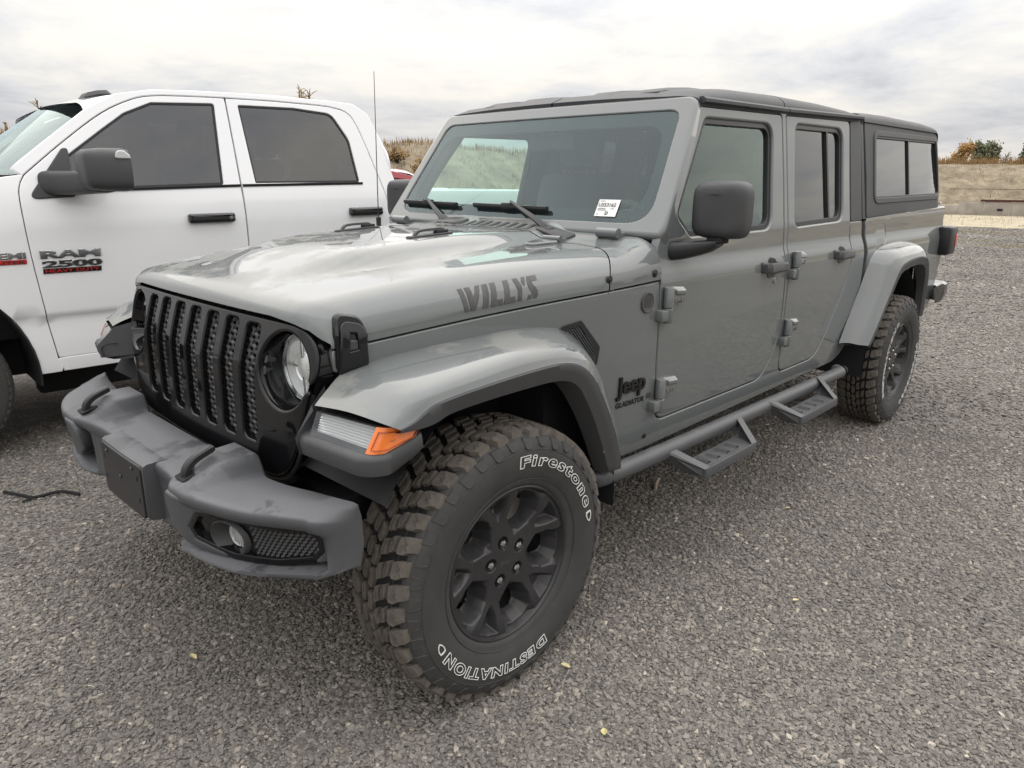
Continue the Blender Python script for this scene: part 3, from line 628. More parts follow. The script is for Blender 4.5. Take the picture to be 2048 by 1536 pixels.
# ================================================================ grey pickup: body
J = empty('pickup_truck', (0,0,0), 0, 'dark grey four-door pickup with black slotted grille, mud tyres and black bed canopy', 'pickup truck')
prof = spline([.40,.45,.55,.7,.9,1.09,1.125,1.165,1.19,1.27,1.30,1.76,1.9], [.762,.770,.782,.793,.800,.803,.799,.786,.780,.775,.770,.697,.672])
ybx = spline([-.50,-.38,.0,.5,.7,.85,.95], [.605,.627,.69,.774,.796,.803,.803])
def Yside(x, z): return ybx(x)*prof(z)/.803
def SL(x, z): return (x, -Yside(x, z), z)           # left flank: du x dv = (1,..)x(..,1) -> -y  outward
zseam = spline([-.45,-.36,-.14,.066,.335,.567,.85], [1.038,1.043,1.062,1.08,1.100,1.113,1.127])
ztop = spline([-.46,-.26,.12,.58,.70,.86], [1.135,1.166,1.206,1.232,1.238,1.268])
wroll = spline([-.46,0,.5,.86], [.12,.15,.19,.13])
def bulge(x, y): k = .10*sstep(.1,-.3,x); return .042*sstep(.40-k,.30-k,abs(y))*sstep(-.36,-.02,x)*(1-.35*sstep(.35,.72,x))
def top_section(x, nf=16, nr=12):
    """half section of hood/cowl at station x from centre to seam: list of (y,z)"""
    ys_, w, zt, zs = ybx(x), wroll(x), ztop(x), zseam(x); yi = ys_-w; out = []
    for k in range(nf):
        y = yi*k/nf; out.append((y, zt+.012*(1-(y/yi)**2)+bulge(x, y)))
    for k in range(nr+1):
        a = math.pi/2*k/nr; e_ = 2/2.35
        out.append((yi+w*math.sin(a)**e_, zs+(zt-zs)*max(math.cos(a), 0)**e_))
    return out
def xfront(y): return -.449+.077*y*y+.040*min(1,(abs(y)/.625))**14
def xrear(y): return .695-.135*min(1,(abs(y)/.79))**9
def zlow(y): return itp(abs(y), [0,.44,.53,.58,.61,.64], [1.110,1.108,1.098,1.084,1.062,1.044])
def hood_grid(u_list, x0f, x1f, front_roll):
    ref = top_section(.1); nh = len(ref); G = []
    for u in u_list:
        row = []
        for sg in (-1, 1):
            half = []
            for j in range(nh):
                x = .1
                for _ in range(4):
                    y = top_section(x)[j][0]; x = x0f(y)+(x1f(y)-x0f(y))*u
                y, z = top_section(x)[j]
                if front_roll:
                    t = min(1, max(0, (x-x0f(y))/.06)); zl = min(zlow(y), z); z = zl+(z-zl)*math.sqrt(max(0, 1-(1-t)**2))
                half.append((x, sg*y, z))
            row += (half[::-1] if sg < 0 else half[1:])
        G.append(row)
    return G
_cache = {}
_ts = top_section
def top_section(x, nf=16, nr=12):
    k = round(x, 5)
    if k not in _cache: _cache[k] = _ts(k, nf, nr)
    return _cache[k]
def hem(G, d=.016):
    """turn the border of a grid inwards so that it reads as folded sheet metal"""
    G = [[np.array(p, float) for p in r_] for r_ in G]
    c_ = np.array([0, 0, -1.0])
    first = [p+c_*.004+np.array([d, 0, 0]) for p in G[0]]; last = [p+c_*d for p in G[-1]]
    G = [first]+G+[last]
    return [[r_[0]+np.array([0, d, -.002])]+r_+[r_[-1]+np.array([0, -d, -.002])] for r_ in G]
uu = [0,.004,.010,.018,.028,.04,.052]+list(np.linspace(.075,1,26))
Gh = hood_grid(uu, xfront, lambda y: xrear(y)-.003, True)
V, F = grid_geo(hem(Gh), flip=False)
hood = mk('hood', V, F, M['paint'], J, ang=50); tag(hood, 'grey power-bulge hood with patchy dried dust')
Gc = hood_grid(list(np.linspace(0,1,8)), lambda y: xrear(y)+.003, lambda y: .8465, False)
V, F = grid_geo(hem(Gc, .02)); cowl = mk('cowl', V, F, M['paint'], J, ang=50)
def hood_z(x, y):
    s = top_section(x); return itp(abs(y), [p[0] for p in s], [p[1] for p in s])
# ---------------------------------------------------------------- doors (outlines as x,z on the flank)
FD = [(.849,1.232)] + [(.893,1.312),(1.033,1.503),(1.150,1.668)] + rpoly([(1.0,1.45),(1.203,1.728,.03),(1.5,1.737)],5)[1:-1] + \
     rpoly([(1.5,1.737),(1.914,1.748,.02),(1.904,1.4)],5)[1:-1] + [(1.903,1.455),(1.889,1.276),(1.888,1.147),(1.899,1.017),(1.909,.90)] + \
     crv([(1.909,.872),(1.899,.775),(1.852,.672),(1.79,.606),(1.725,.588)],5) + rpoly([(1.4,.589),(.888,.592,.075),(.866,.82)],6)[1:-1] + [(.863,.818),(.856,.957),(.846,1.121)]
RD = [(1.932,1.18)] + rpoly([(1.935,1.4),(1.962,1.749,.02),(2.2,1.757)],5)[1:-1] + rpoly([(2.4,1.763),(2.748,1.775,.035),(2.735,1.6)],5)[1:-1] + \
     [(2.728,1.518),(2.716,1.265),(2.722,1.14)] + crv([(2.728,1.055),(2.690,.945),(2.585,.798),(2.482,.655),(2.43,.605),(2.36,.583)],5) + \
     rpoly([(2.2,.580),(1.970,.582,.07),(1.955,.75)],6)[1:-1] + [(1.953,.74),(1.947,.86),(1.938,1.014)]
WFS = [(1.075,1.260,.05),(.985,1.338,.04),(1.232,1.692,.06),(1.825,1.706,.07),(1.765,1.262,.085)]; WFD = rpoly(WFS,7)
WRS = [(2.005,1.262,.05),(2.055,1.722,.06),(2.655,1.733,.075),(2.615,1.275,.08)]; WRD = rpoly(WRS,7)
def off_sl(d): return lambda x, z: (x, -Yside(x, z)+d, z)
def door(name, O, Ws, glass, lab):
    Wd = rpoly(Ws, 7)
    d = panel(name, offs(O, -.006), [offs(Wd, .008)], SL, M['paint'], J, roll=.006, hroll=.010, depth=.03, grid=.021)
    if lab: tag(d, lab)
    panel('window_seal', offs(Wd, .002), [inset(Ws, .021)], off_sl(.012), M['satin'], d, roll=.003, depth=.02, grid=.2)
    sheet('window_glass', inset(Ws, .012), off_sl(.024), M[glass], d, grid=.15)
    return d
fd = door('front_door', FD, WFS, 'glass_side', 'grey front door with swirl scratches and black handle')
rd = door('rear_door', RD, WRS, 'glass_dark', None)
pb = MB(); pb.box(2.428,2.446,-.012,.012,0,.44,.003); G0 = [(2.437+.004*0, z) for z in (1.27,1.72)]
# dividing bar of the rear door window
V = []; 
for z in np.linspace(1.272,1.726,8):
    for dx, dy in ((-.009,-.004),(.009,-.004),(.009,.012),(-.009,.012)): V.append((2.462+dx-(1.75-z)*.02, -Yside(2.46, z)+.016+dy, z))
Fb = [(i*4+k, i*4+(k+1) % 4, i*4+4+(k+1) % 4, i*4+4+k) for i in range(7) for k in range(4)]
mk('window_bar', V, Fb, M['satin'], rd)
# ---------------------------------------------------------------- body side: fender, pillar strip, sill, rear cab corner
BS = [(-.372,.985)] + [(x, zseam(x)-.011) for x in np.linspace(-.372,.838,16)] + [(.9,1.10),(.95,1.20),(1.5,1.30),(1.90,1.76),(1.97,1.765),(2.3,1.32),(2.70,1.262),(2.893,1.262)] + \
     [(2.908,1.17),(2.925,1.03),(2.942,.84),(2.948,.74),(2.90,.655),(2.875,.585),(2.80,.535),(2.70,.508),(.70,.496),(.565,.52),(.50,.60),(.45,.72),(.36,.875),(.27,.955),(.15,.985),(-.2,.965),(-.30,.955)]
panel('body_side', BS, [offs(FD, .0105), offs(RD, .0105), [(.78,1.118),(.838,1.118),(.838,1.32),(.78,1.32)]], SL, M['paint'], J, roll=.005, depth=.03, grid=.024)
panel('hardtop_corner', rpoly([(2.735,1.272,.01),(2.762,1.772,.02),(2.912,1.785,.02),(2.890,1.272,.01)],4), [], SL, M['top'], J, roll=.006, depth=.03, grid=.08)
# dark jamb behind the gaps
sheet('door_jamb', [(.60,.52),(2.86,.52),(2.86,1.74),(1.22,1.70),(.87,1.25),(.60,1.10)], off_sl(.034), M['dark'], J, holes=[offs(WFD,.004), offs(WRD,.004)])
# ---------------------------------------------------------------- windscreen frame and glass
WX0, WZ0, WD = .828, 1.279, Vector((.569, 0, .822))
def SW(y, t, d=0.0):
    n = (-.822, 0, .569)
    return (WX0+.569*t+.034*(y/.8)**2*(1)+n[0]*(-d), y, WZ0+.822*t+n[2]*(-d))
def SWd(d): return lambda y, t: SW(y, t, d)
WO = [(-.788,-.014),(-.30,-.016),(.30,-.016),(.788,-.014),(.784,.06)] + rpoly([(.730,.40),(.700,.602,.06),(.3,.606)],7)[1:-1] + rpoly([(-.3,.606),(-.700,.602,.06),(-.730,.40)],7)[1:-1] + [(-.784,.06)]
WH = rpoly([(-.722,.034,.10),(.722,.034,.10),(.655,.538,.065),(-.655,.538,.065)],8)
WO = offs(WO[::-1] if area(WO) < 0 else WO, -.022)
wf = panel('windscreen_frame', WO, [WH], SW, M['paint'], J, roll=.022, hroll=.006, depth=.055, grid=.09, flip=True)
WG = offs(WH, .003)
gw = sheet('windscreen', WG, SWd(.006), M['glass_ws'], wf, flip=True)
# black painted band round the glass, on its inner face
def band(inn): return rpoly(inn, 8)
panel('windscreen_band', WG, [rpoly([(-.662,.098,.09),(.662,.098,.09),(.612,.470,.10),(-.612,.470,.10)],8)], SWd(.009), M['frit'], wf, roll=.0005, depth=.002, grid=.2, flip=True)
# ---------------------------------------------------------------- hardtop roof
def roof_z(x): return itp(x, [1.16,1.20,1.26,1.5,1.95,2.4,2.75,2.90,2.95], [1.775,1.790,1.812,1.836,1.852,1.856,1.850,1.838,1.828])
def rail_z(x): return itp(x, [1.15,1.95,2.95], [1.745,1.763,1.797])
def roof_sec(x, y_in=None):
    zt, zr, ye = roof_z(x), rail_z(x), Yside(x, 1.76)+.004; out = []
    for k in range(11): y = (ye-.14)*k/10; out.append((y, zt-.010*(y/.55)**2))
    z1 = out[-1][1]
    for k in range(1, 9): a = math.pi/2*k/8; out.append((ye-.14+.135*math.sin(a)**.85, zr+.004+(z1-zr-.004)*math.cos(a)**.85))
    return out
def roof_piece(name, x0, x1, y0, y1, n=10, front=False):
    xs = np.linspace(x0, x1, n); G = []
    for x in xs:
        s = roof_sec(x); ys_ = [p[0] for p in s]; zs = [p[1] for p in s]
        full = [(-y, z) for y, z in s[::-1]]+[(y, z) for y, z in s[1:]]
        row = [p for p in full if y0-1e-6 <= p[0] <= y1+1e-6]
        if y1 < .5: row.append((y1, itp(abs(y1), ys_, zs)))
        if y0 > -.5: row.insert(0, (y0, itp(abs(y0), ys_, zs)))
        dx = .012 if front and x == x0 else 0
        G.append([(x+.024*(abs(y)/.7)**3*(1 if front else 0)*(1-(x-x0)/(x1-x0)), y, z) for y, z in row])
    d = [[(p[0]+(.004 if i == 0 else -.004), p[1], p[2]-.022) for p in G[i]] for i in (0, -1)]
    G = [d[0]]+G+[d[1]]
    G = [[(r_[0][0], r_[0][1]+.006, r_[0][2]-.02)]+r_+[(r_[-1][0], r_[-1][1]-.006, r_[-1][2]-.02)] for r_ in G]
    V, F = grid_geo(G); return mk(name, V, F, M['top'], J, ang=40)
roof_piece('roof_panel', 1.172, 1.945, -.8, -.004, 12, True)
roof_piece('roof_panel', 1.172, 1.945, .004, .8, 12, True)
roof_piece('rear_roof', 1.953, 2.925, -.8, .8, 12)
for y0 in (-.42,-.2,.2,.42):
    pts = [(x, y0, roof_z(x)+.002) for x in np.linspace(1.26,1.90,9)]
    mb = MB(); mb.grid([[(x, y0+dy, roof_z(x)-.010*(y0/.55)**2+h*math.sin(math.pi*min(1,max(0,(x-1.24)/.1)))**0*(sstep(1.24,1.32,x)*sstep(1.93,1.85,x))-.001) for dy, h in ((-.07,-.002),(-.045,.010),(.045,.010),(.07,-.002))] for x in np.linspace(1.24,1.93,14)])
    mb.build('roof_rib', M['top'], J)
# black inner liner of the roof and drip rails along the door tops
sheet('headliner', [(1.19,-.66),(2.9,-.66),(2.9,.66),(1.19,.66)], lambda x, y: (x, y, rail_z(x)+.012), M['interior'], J, flip=True)
def rail(name, x0, x1):
    G = []
    for x in np.linspace(x0, x1, 14):
        y, z = -Yside(x, 1.755)-.002, rail_z(x)
        G.append([(x, y+.03, z+.016),(x, y-.004, z+.018),(x, y-.016, z+.010),(x, y-.016, z-.001),(x, y-.006, z-.006),(x, y+.03, z-.006)])
    mb = MB(); mb.grid(G, False, True); n = 6; L_ = len(mb.v)-n; mb.f += [tuple(range(n)), tuple(L_+k for k in range(n))[::-1]]
    return mb.build(name, M['top'], J, ang=30)
rl = [rail('drip_rail', 1.215, 1.957), rail('drip_rail', 1.963, 2.90)]
# ---------------------------------------------------------------- bed side, flares, canopy
def rear_arch(): return [(3.02,.60),(3.06,.85),(3.16,.98),(3.3,1.02),(3.68,1.02),(3.82,.96),(3.90,.80),(3.93,.56)]
BED = [(2.966,1.262)] + [(2.972,1.17),(2.99,1.02),(3.0,.84),(2.995,.68),(2.97,.60)] + rear_arch() + [(4.0,.58),(4.45,.60),(4.52,.66)] + [(4.575,1.0),(4.575,1.29),(4.565,1.30),(3.5,1.283)]
FUEL = rpoly([(3.105,1.095,.03),(3.095,1.236,.015),(3.30,1.241,.03),(3.325,1.165,.05),(3.22,1.088,.05)],5)
bed = panel('bed_side', BED[::-1], [offs(FUEL, .003)], SL, M['paint'], J, roll=.006, depth=.04, grid=.024)
panel('fuel_door', offs(FUEL, -.003), [], off_sl(.002), M['paint'], bed, roll=.003, depth=.015)
# bed rail cap
G = [[(x, -Yside(x,1.27)+dy, 1.262+(x-2.966)*.024+dz) for dy, dz in ((.0,.0),(.0,.012),(.01,.018),(.12,.018),(.12,-.05))] for x in np.linspace(2.962,4.58,10)]
mb = MB(); mb.grid(G); mb.build('bed_rail', M['paint'], J)
def Ycap(x, z):
    k = sstep(4.38,4.62,x)*.035
    return itp(z, [1.25,1.30,1.70,1.80], [.772,.768,.705,.688])-k
def capx(z): return itp(z, [1.27,1.5,1.75,1.82,1.86], [4.565,4.56,4.485,4.43,4.36])
CAPW = rpoly([(3.10,1.358,.06),(3.128,1.748,.06),(4.395,1.772,.06),(4.50,1.375,.06)],6)
def SC(x, z): return (x, -Ycap(x, z), z)
CAPO = [(2.985,1.285),(2.995,1.5),(2.985,1.74),(2.99,1.78),(4.415,1.80),(4.47,1.76),(4.545,1.5),(4.555,1.318)]
cap = empty('canopy', parent=J)
cs = panel('canopy_side', CAPO[::-1], [offs(CAPW,-.012)], SC, M['top'], J, roll=.006, hroll=.004, depth=.03, grid=.08)
def offc(d): return lambda x, z: (x, -Ycap(x, z)+d, z)
panel('window_frame', CAPW, [offs(CAPW,-.022)], offc(-.006), M['black'], cs, roll=.005, depth=.016, grid=.3)
panel('window_trim', offs(CAPW,-.025), [offs(CAPW,-.034)], offc(-.001), M['satin'], cs, roll=.003, depth=.016, grid=.3)
sheet('window_glass', offs(CAPW,-.03), offc(.010), M['glass_dark'], cs, grid=.2)
V = []
for z in np.linspace(1.385,1.735,6):
    for dx, dy in ((-.008,-.004),(.008,-.004),(.008,.01),(-.008,.01)): V.append((3.765+dx, -Ycap(3.76, z)+.004+dy, z))
Fb = [(i*4+k, i*4+(k+1) % 4, i*4+4+(k+1) % 4, i*4+4+k) for i in range(5) for k in range(4)]
mk('window_bar', V, Fb, M['satin'], cs)
bpy.data.objects.remove(cap, do_unlink=True)
def capz(x): return itp(x, [2.97,3.02,3.4,4.1,4.34,4.44,4.50,4.55], [1.845,1.856,1.868,1.872,1.862,1.838,1.79,1.70])
G = []
for x in list(np.linspace(2.962,4.3,14))+list(np.linspace(4.33,4.55,9)):
    ye = Ycap(x, 1.78)+.006; zt = capz(x); zr = min(1.785+(x-2.97)*.012, zt-.05); s = []
    for k in range(9): y = (ye-.12)*k/8; s.append((y, zt-.012*(y/.55)**2))
    z1 = s[-1][1]
    for k in range(1, 8): a = math.pi/2*k/7; s.append((ye-.12+.12*math.sin(a)**.8, zr+(z1-zr)*math.cos(a)**.8))
    G.append([(x, -y, z) for y, z in s[::-1]]+[(x, y, z) for y, z in s[1:]])
G = [[(p[0], p[1]*.985, p[2]-.05) for p in G[0]]]+G+[[(4.575, p[1]*.99, min(p[2], 1.32)) for p in G[-1]]]
mb = MB(); mb.grid(G); mb.build('canopy_roof', M['top'], J, ang=50)
# rubber boot between cab and canopy
G = []
for z in np.linspace(1.275,1.80,12): G.append([(2.905, -Yside(2.9, z)+.03, z),(2.925, -Yside(2.9, z)+.006, z),(2.955, -Yside(2.9, z)+.002, z),(2.982, -Ycap(2.98, z)+.012, z)])
yb_ = [.60,.35,0]
mb = MB(); mb.grid(G); mb.build('canopy_boot', M['satin'], J)
mb = MB(); mb.box(2.90,2.985,-.67,.67,1.70,1.83,.02).build('canopy_boot', M['dark'], J)
mb = MB(); mb.box(2.93,2.985,-.74,.74,.55,1.30,.01).build('bed_front', M['dark'], J)
# ================================================================ grille and headlights
xgz = spline([.60,.68,.90,.955,.985,1.10,1.14], [-.478,-.482,-.480,-.477,-.470,-.434,-.421])
def gwrap(y): return .077*y*y+.030*min(1.06, abs(y)/.62)**18
def SG(y, z, d=0.0): return (xgz(z)+gwrap(y)+d, y, z)
half = [(0,.664),(.40,.668),(.47,.680),(.515,.712),(.550,.77),(.580,.85),(.606,.93),(.617,.985),(.610,1.035),(.583,1.072),(.540,1.091),(.44,1.097),(0,1.099)]
half = crv(half, 4)
GO = half[:-1]+[(-y, z) for y, z in half[::-1]][:-1]
def rect(y0, y1, z0, z1, r): return rpoly([(y0, z0, r),(y1, z0, r),(y1, z1, r),(y0, z1, r)], 5)
HLY, HLZ, HLR = .494, .971, .105
def circ(cy, cz, r, n=40): return [(cy+r*math.cos(2*math.pi*k/n), cz+r*math.sin(2*math.pi*k/n)) for k in range(n)]
SLOTS = [(k*.1135, .0375, .746 if abs(k) < 3 else .752, 1.080 if abs(k) < 3 else 1.076) for k in range(-3, 4)]
holes = [rect(c_-w, c_+w, a, b, .022) for c_, w, a, b in SLOTS]+[circ(HLY, HLZ, HLR), circ(-HLY, HLZ, HLR)]
grille = panel('grille', offs(GO, -.010), [offs(h, .005) for h in holes], SG, M['gloss'], J, roll=.010, hroll=.007, depth=.10, grid=.05, step=.016, flip=True)
tag(grille, 'gloss black seven-slot grille')
# bright bead under the grille
lo = [(y, z) for y, z in crv([(-.598,.93),(-.55,.77),(-.515,.708),(-.46,.674),(-.3,.660),(0,.657),(.3,.660),(.46,.674),(.515,.708),(.55,.77),(.598,.93)],5)]
MB().tube([SG(y*1.004, z-.006, .014) for y, z in lo], .006, 6).build('grille_bead', M['satin'], grille)
# black sheet painting in the shade of the gap under the hood lip, and cheeks that close the grille sides
G = [[(SG(y, z)[0]+d, y*(1-.01*k), z+dz) for k, (d, dz) in enumerate(((.012,-.004),(.022,-.002),(.05,-.001),(.14,.0)))] for y, z in [(y, itp(abs(y),[0,.44,.54,.585,.612],[1.098,1.096,1.088,1.066,1.03])) for y in np.linspace(-.612,.612,41)]]
mb = MB(); mb.grid(G); mb.build('grille_gap_shade', M['dark'], grille)
for sg in (-1, 1):
    zz = np.linspace(.70,1.05,12); G = []
    for z in zz:
        y = itp(z, [.70,.77,.85,.93,.985,1.05], [.50,.545,.575,.601,.612,.595]); x = SG(y, z)[0]+.012
        G.append([(x, sg*y, z),(x+.03, sg*(y+.006), z),(x+.12, sg*(y+.012), z)])
    mb = MB(); mb.grid(G, flip=sg > 0); mb.build('grille_cheek', M['gloss'], grille)
# honeycomb behind every slot
def hexring(cy, cz, w, h):
    return [(cy+w*a, cz+h*b) for a, b in ((-.5,-.25),(0,-.5),(.5,-.25),(.5,.25),(0,.5),(-.5,.25))]
for c_, w, a, b in SLOTS:
    mb = MB(); rw, rh = .042, .0305
    for i in range(26):
        for j in range(-2, 3):
            cz = a-.01+i*rh*.5*1.0; cy = c_+(j+(.5 if i % 2 else 0))*rw
            if i % 1 == 0 and abs(cy-c_) < w+.022 and cz < b+.01:
                o_ = hexring(cy, cz, rw*.98, rh*1.28); n_ = hexring(cy, cz, rw*.74, rh*.9)
                k = len(mb.v)
                for q, d in ((o_, .022),(n_, .017),(hexring(cy, cz-.005, rw*.70, rh*.84), .050)): mb.v += [SG(y, z, d) for y, z in q]
                for s in range(6):
                    t = (s+1) % 6; mb.f += [(k+s, k+6+s, k+6+t, k+t),(k+6+s, k+12+s, k+12+t, k+6+t)]
    mb.build('grille_mesh', M['meshblk'], grille, smooth=False)
sheet('radiator', [(-.385,.70),(.385,.70),(.385,1.09),(-.385,1.09)], lambda y, z: SG(y, z, .085), M['dark'], grille, flip=True)
def MX(cx, cy, cz): return Matrix(((0,-1,0,cx),(1,0,0,cy),(0,0,1,cz),(0,0,0,1)))   # lathe axis -> forwards (-x)
for sg in (-1, 1):
    T_ = MX(-.455, sg*HLY, HLZ)
    rows = []
    for r_, d, k in ((HLR+.003,.003,1),(HLR-.002,.006,1),(HLR-.006,.018,.85),(.098,.045,.4),(.0955,.075,0),(.094,.080,0)):
        row = []
        for q in range(48):
            a_ = 2*math.pi*q/48; y, z = sg*HLY+r_*math.cos(a_), HLZ+r_*math.sin(a_); xs_ = SG(sg*HLY+HLR*math.cos(a_), HLZ+HLR*math.sin(a_))[0]
            row.append(((xs_*k+(-.455)*(1-k))+d, y, z))
        rows.append(row)
    mb = MB(); mb.grid(rows, False, True); bz = mb.build('headlight', M['gloss'], grille, ang=60)
    MB().lathe([(.086,-.070),(.089,-.062),(.093,-.064),(.095,-.080)], 48, T_).build('headlight_ring', M['chrome'], bz)
    MB().lathe([(.002,-.092),(.03,-.090),(.06,-.084),(.080,-.078),(.087,-.072)], 48, T_).build('reflector', M['lampwhite'], bz)
    MB().lathe([(.044,-.095),(.044,-.074),(.041,-.071),(.038,-.074),(.020,-.068),(.001,-.066)], 28, T_).build('projector', M['reflector'], bz)
    mb = MB(); mb.box(-.455+.070,-.455+.09, sg*HLY-.08, sg*HLY+.08, HLZ-.004, HLZ+.003, .002); mb.box(-.455+.070,-.455+.09, sg*HLY-.008, sg*HLY+.008, HLZ-.078, HLZ+.078, .002); mb.build('reflector_bar', M['chrome'], bz)
    MB().lathe([(.088,-.066),(.08,-.055),(.06,-.046),(.03,-.041),(.0015,-.040)][::-1], 48, T_).build('headlight_lens', M['glass_clear'], bz)
# ================================================================ bumper
_bxe = spline([0,.22,.30,.345,.40,.46,.52,.60,.68,.75,.79], [-.674,-.674,-.682,-.704,-.724,-.724,-.714,-.690,-.654,-.606,-.578])
def bx_e(y): return _bxe(y) if y < .79 else -.578+.105*(1-math.sqrt(max(0, 1-((y-.79)/.0565)**2)))
def plat(y): y = abs(y); return sstep(.300,.336,y)*sstep(.492,.448,y)
def bz_r(y): y = abs(y); return .700+.054*plat(y)+.026*sstep(.50,.80,y)-.02*sstep(.83,.876,y)
_bze = spline([0,.30,.36,.52,.70,.82,.876], [.688,.692,.704,.712,.706,.698,.676])
def bz_e(y): return _bze(abs(y))
_bxr = spline([0,.45,.75,.84,.876], [-.512,-.510,-.492,-.470,-.456])
def bx_r(y): return _bxr(abs(y))
def b_bot(y): y = abs(y); return itp(y, [0,.34,.45,.62,.80,.876], [.500,.505,.532,.528,.542,.582])
def bsec(y):
    xr, zr, xe, ze, zb = bx_r(y), bz_r(y), bx_e(abs(y)), bz_e(y), b_bot(y); s = []
    pl = plat(y); L_ = (xe-xr); e_ = min(1, abs(L_)/.17)
    s += [(xr+.010, zb+.05),(xr+.006, zr-.03),(xr, zr-.007),(xr-.007*e_, zr)]
    s.append((xr+L_*(.40+.08*pl), zr*.72+ze*.28+pl*.010)); s.append((xr+L_*(.42+.08*pl), zr*.70+ze*.30+pl*.008)); s.append((xr+L_*.80, ze+(zr-ze)*.16))
    s += [(xe+.013*e_, ze+.0005),(xe+.006*e_, ze-.0015),(xe+.0015*e_, ze-.006),(xe, ze-.013),(xe+.001, ze-.030)]
    wing = sstep(.325,.37,abs(y))*sstep(.832,.775,abs(y))
    s += [(xe+.004+wing*.016, ze-.036),(xe+.006+wing*.075, ze-.044),(xe+.010+wing*.075, (ze+zb)/2),(xe+.012+wing*.065, zb+.020),(xe+.010+wing*.004, zb+.012),(xe+.012, zb+.004),(xe+.024*e_, zb)]
    s += [(xr+L_*.2, zb-.004)]
    return s
ysb = sorted(set([round(v, 4) for v in list(np.linspace(0,.78,58))]+[.298,.304,.31,.316,.322,.328,.334,.34,.446,.454,.462,.47,.478,.486,.494]+[.79+.0562*math.sin(math.pi/2*k/9) for k in range(10)]))
ysb = [-v for v in ysb[::-1]]+ysb[1:]
G = [[(x, y, z) for x, z in bsec(y)] for y in ysb]
mb = MB(); mb.grid(G, False, True); n = len(G[0]); mb.f += [tuple(range(n)), tuple(len(mb.v)-n+k for k in range(n))[::-1]]
bumper = mb.build('front_bumper', M['bumper'], J, ang=70); tag(bumper, 'charcoal plastic front bumper with water stains')
# fog pods: face panel with hexagonal opening
xfp = spline([.30,.335,.37,.42,.47,.52,.60,.688,.775,.825], [-.675,-.728,-.748,-.748,-.738,-.722,-.690,-.645,-.578,-.530])
def SP(y, z, d=0.0): return (xfp(abs(y))+.022+(.66-z)*.16+.5*max(0,.57-z)**1*.3+d, y, z)
def SPd(d): return lambda y, z: SP(y, z, d)
PO = [(-.345,.60),(-.358,.660),(-.380,.692),(-.47,.694),(-.56,.694),(-.70,.690),(-.80,.682),(-.842,.664),(-.850,.60),(-.835,.575),(-.78,.560),(-.70,.550),(-.60,.545),(-.50,.548),(-.43,.556),(-.375,.572)]
FS = [(-.452,.615,.01),(-.497,.670,.012),(-.56,.679,.012),(-.800,.663,.03),(-.824,.640,.012),(-.822,.597,.02),(-.798,.571,.02),(-.71,.555,.03),(-.58,.549,.03),(-.466,.577,.012)]; FO = rpoly(FS,5)
PO = [(-(.6+(-y-.6)*.88) if y < -.6 else y, z) for y, z in PO]; FS = [(-(.6+(-y-.6)*.88) if y < -.6 else y, z, r) for y, z, r in FS]; FO = rpoly(FS, 5)
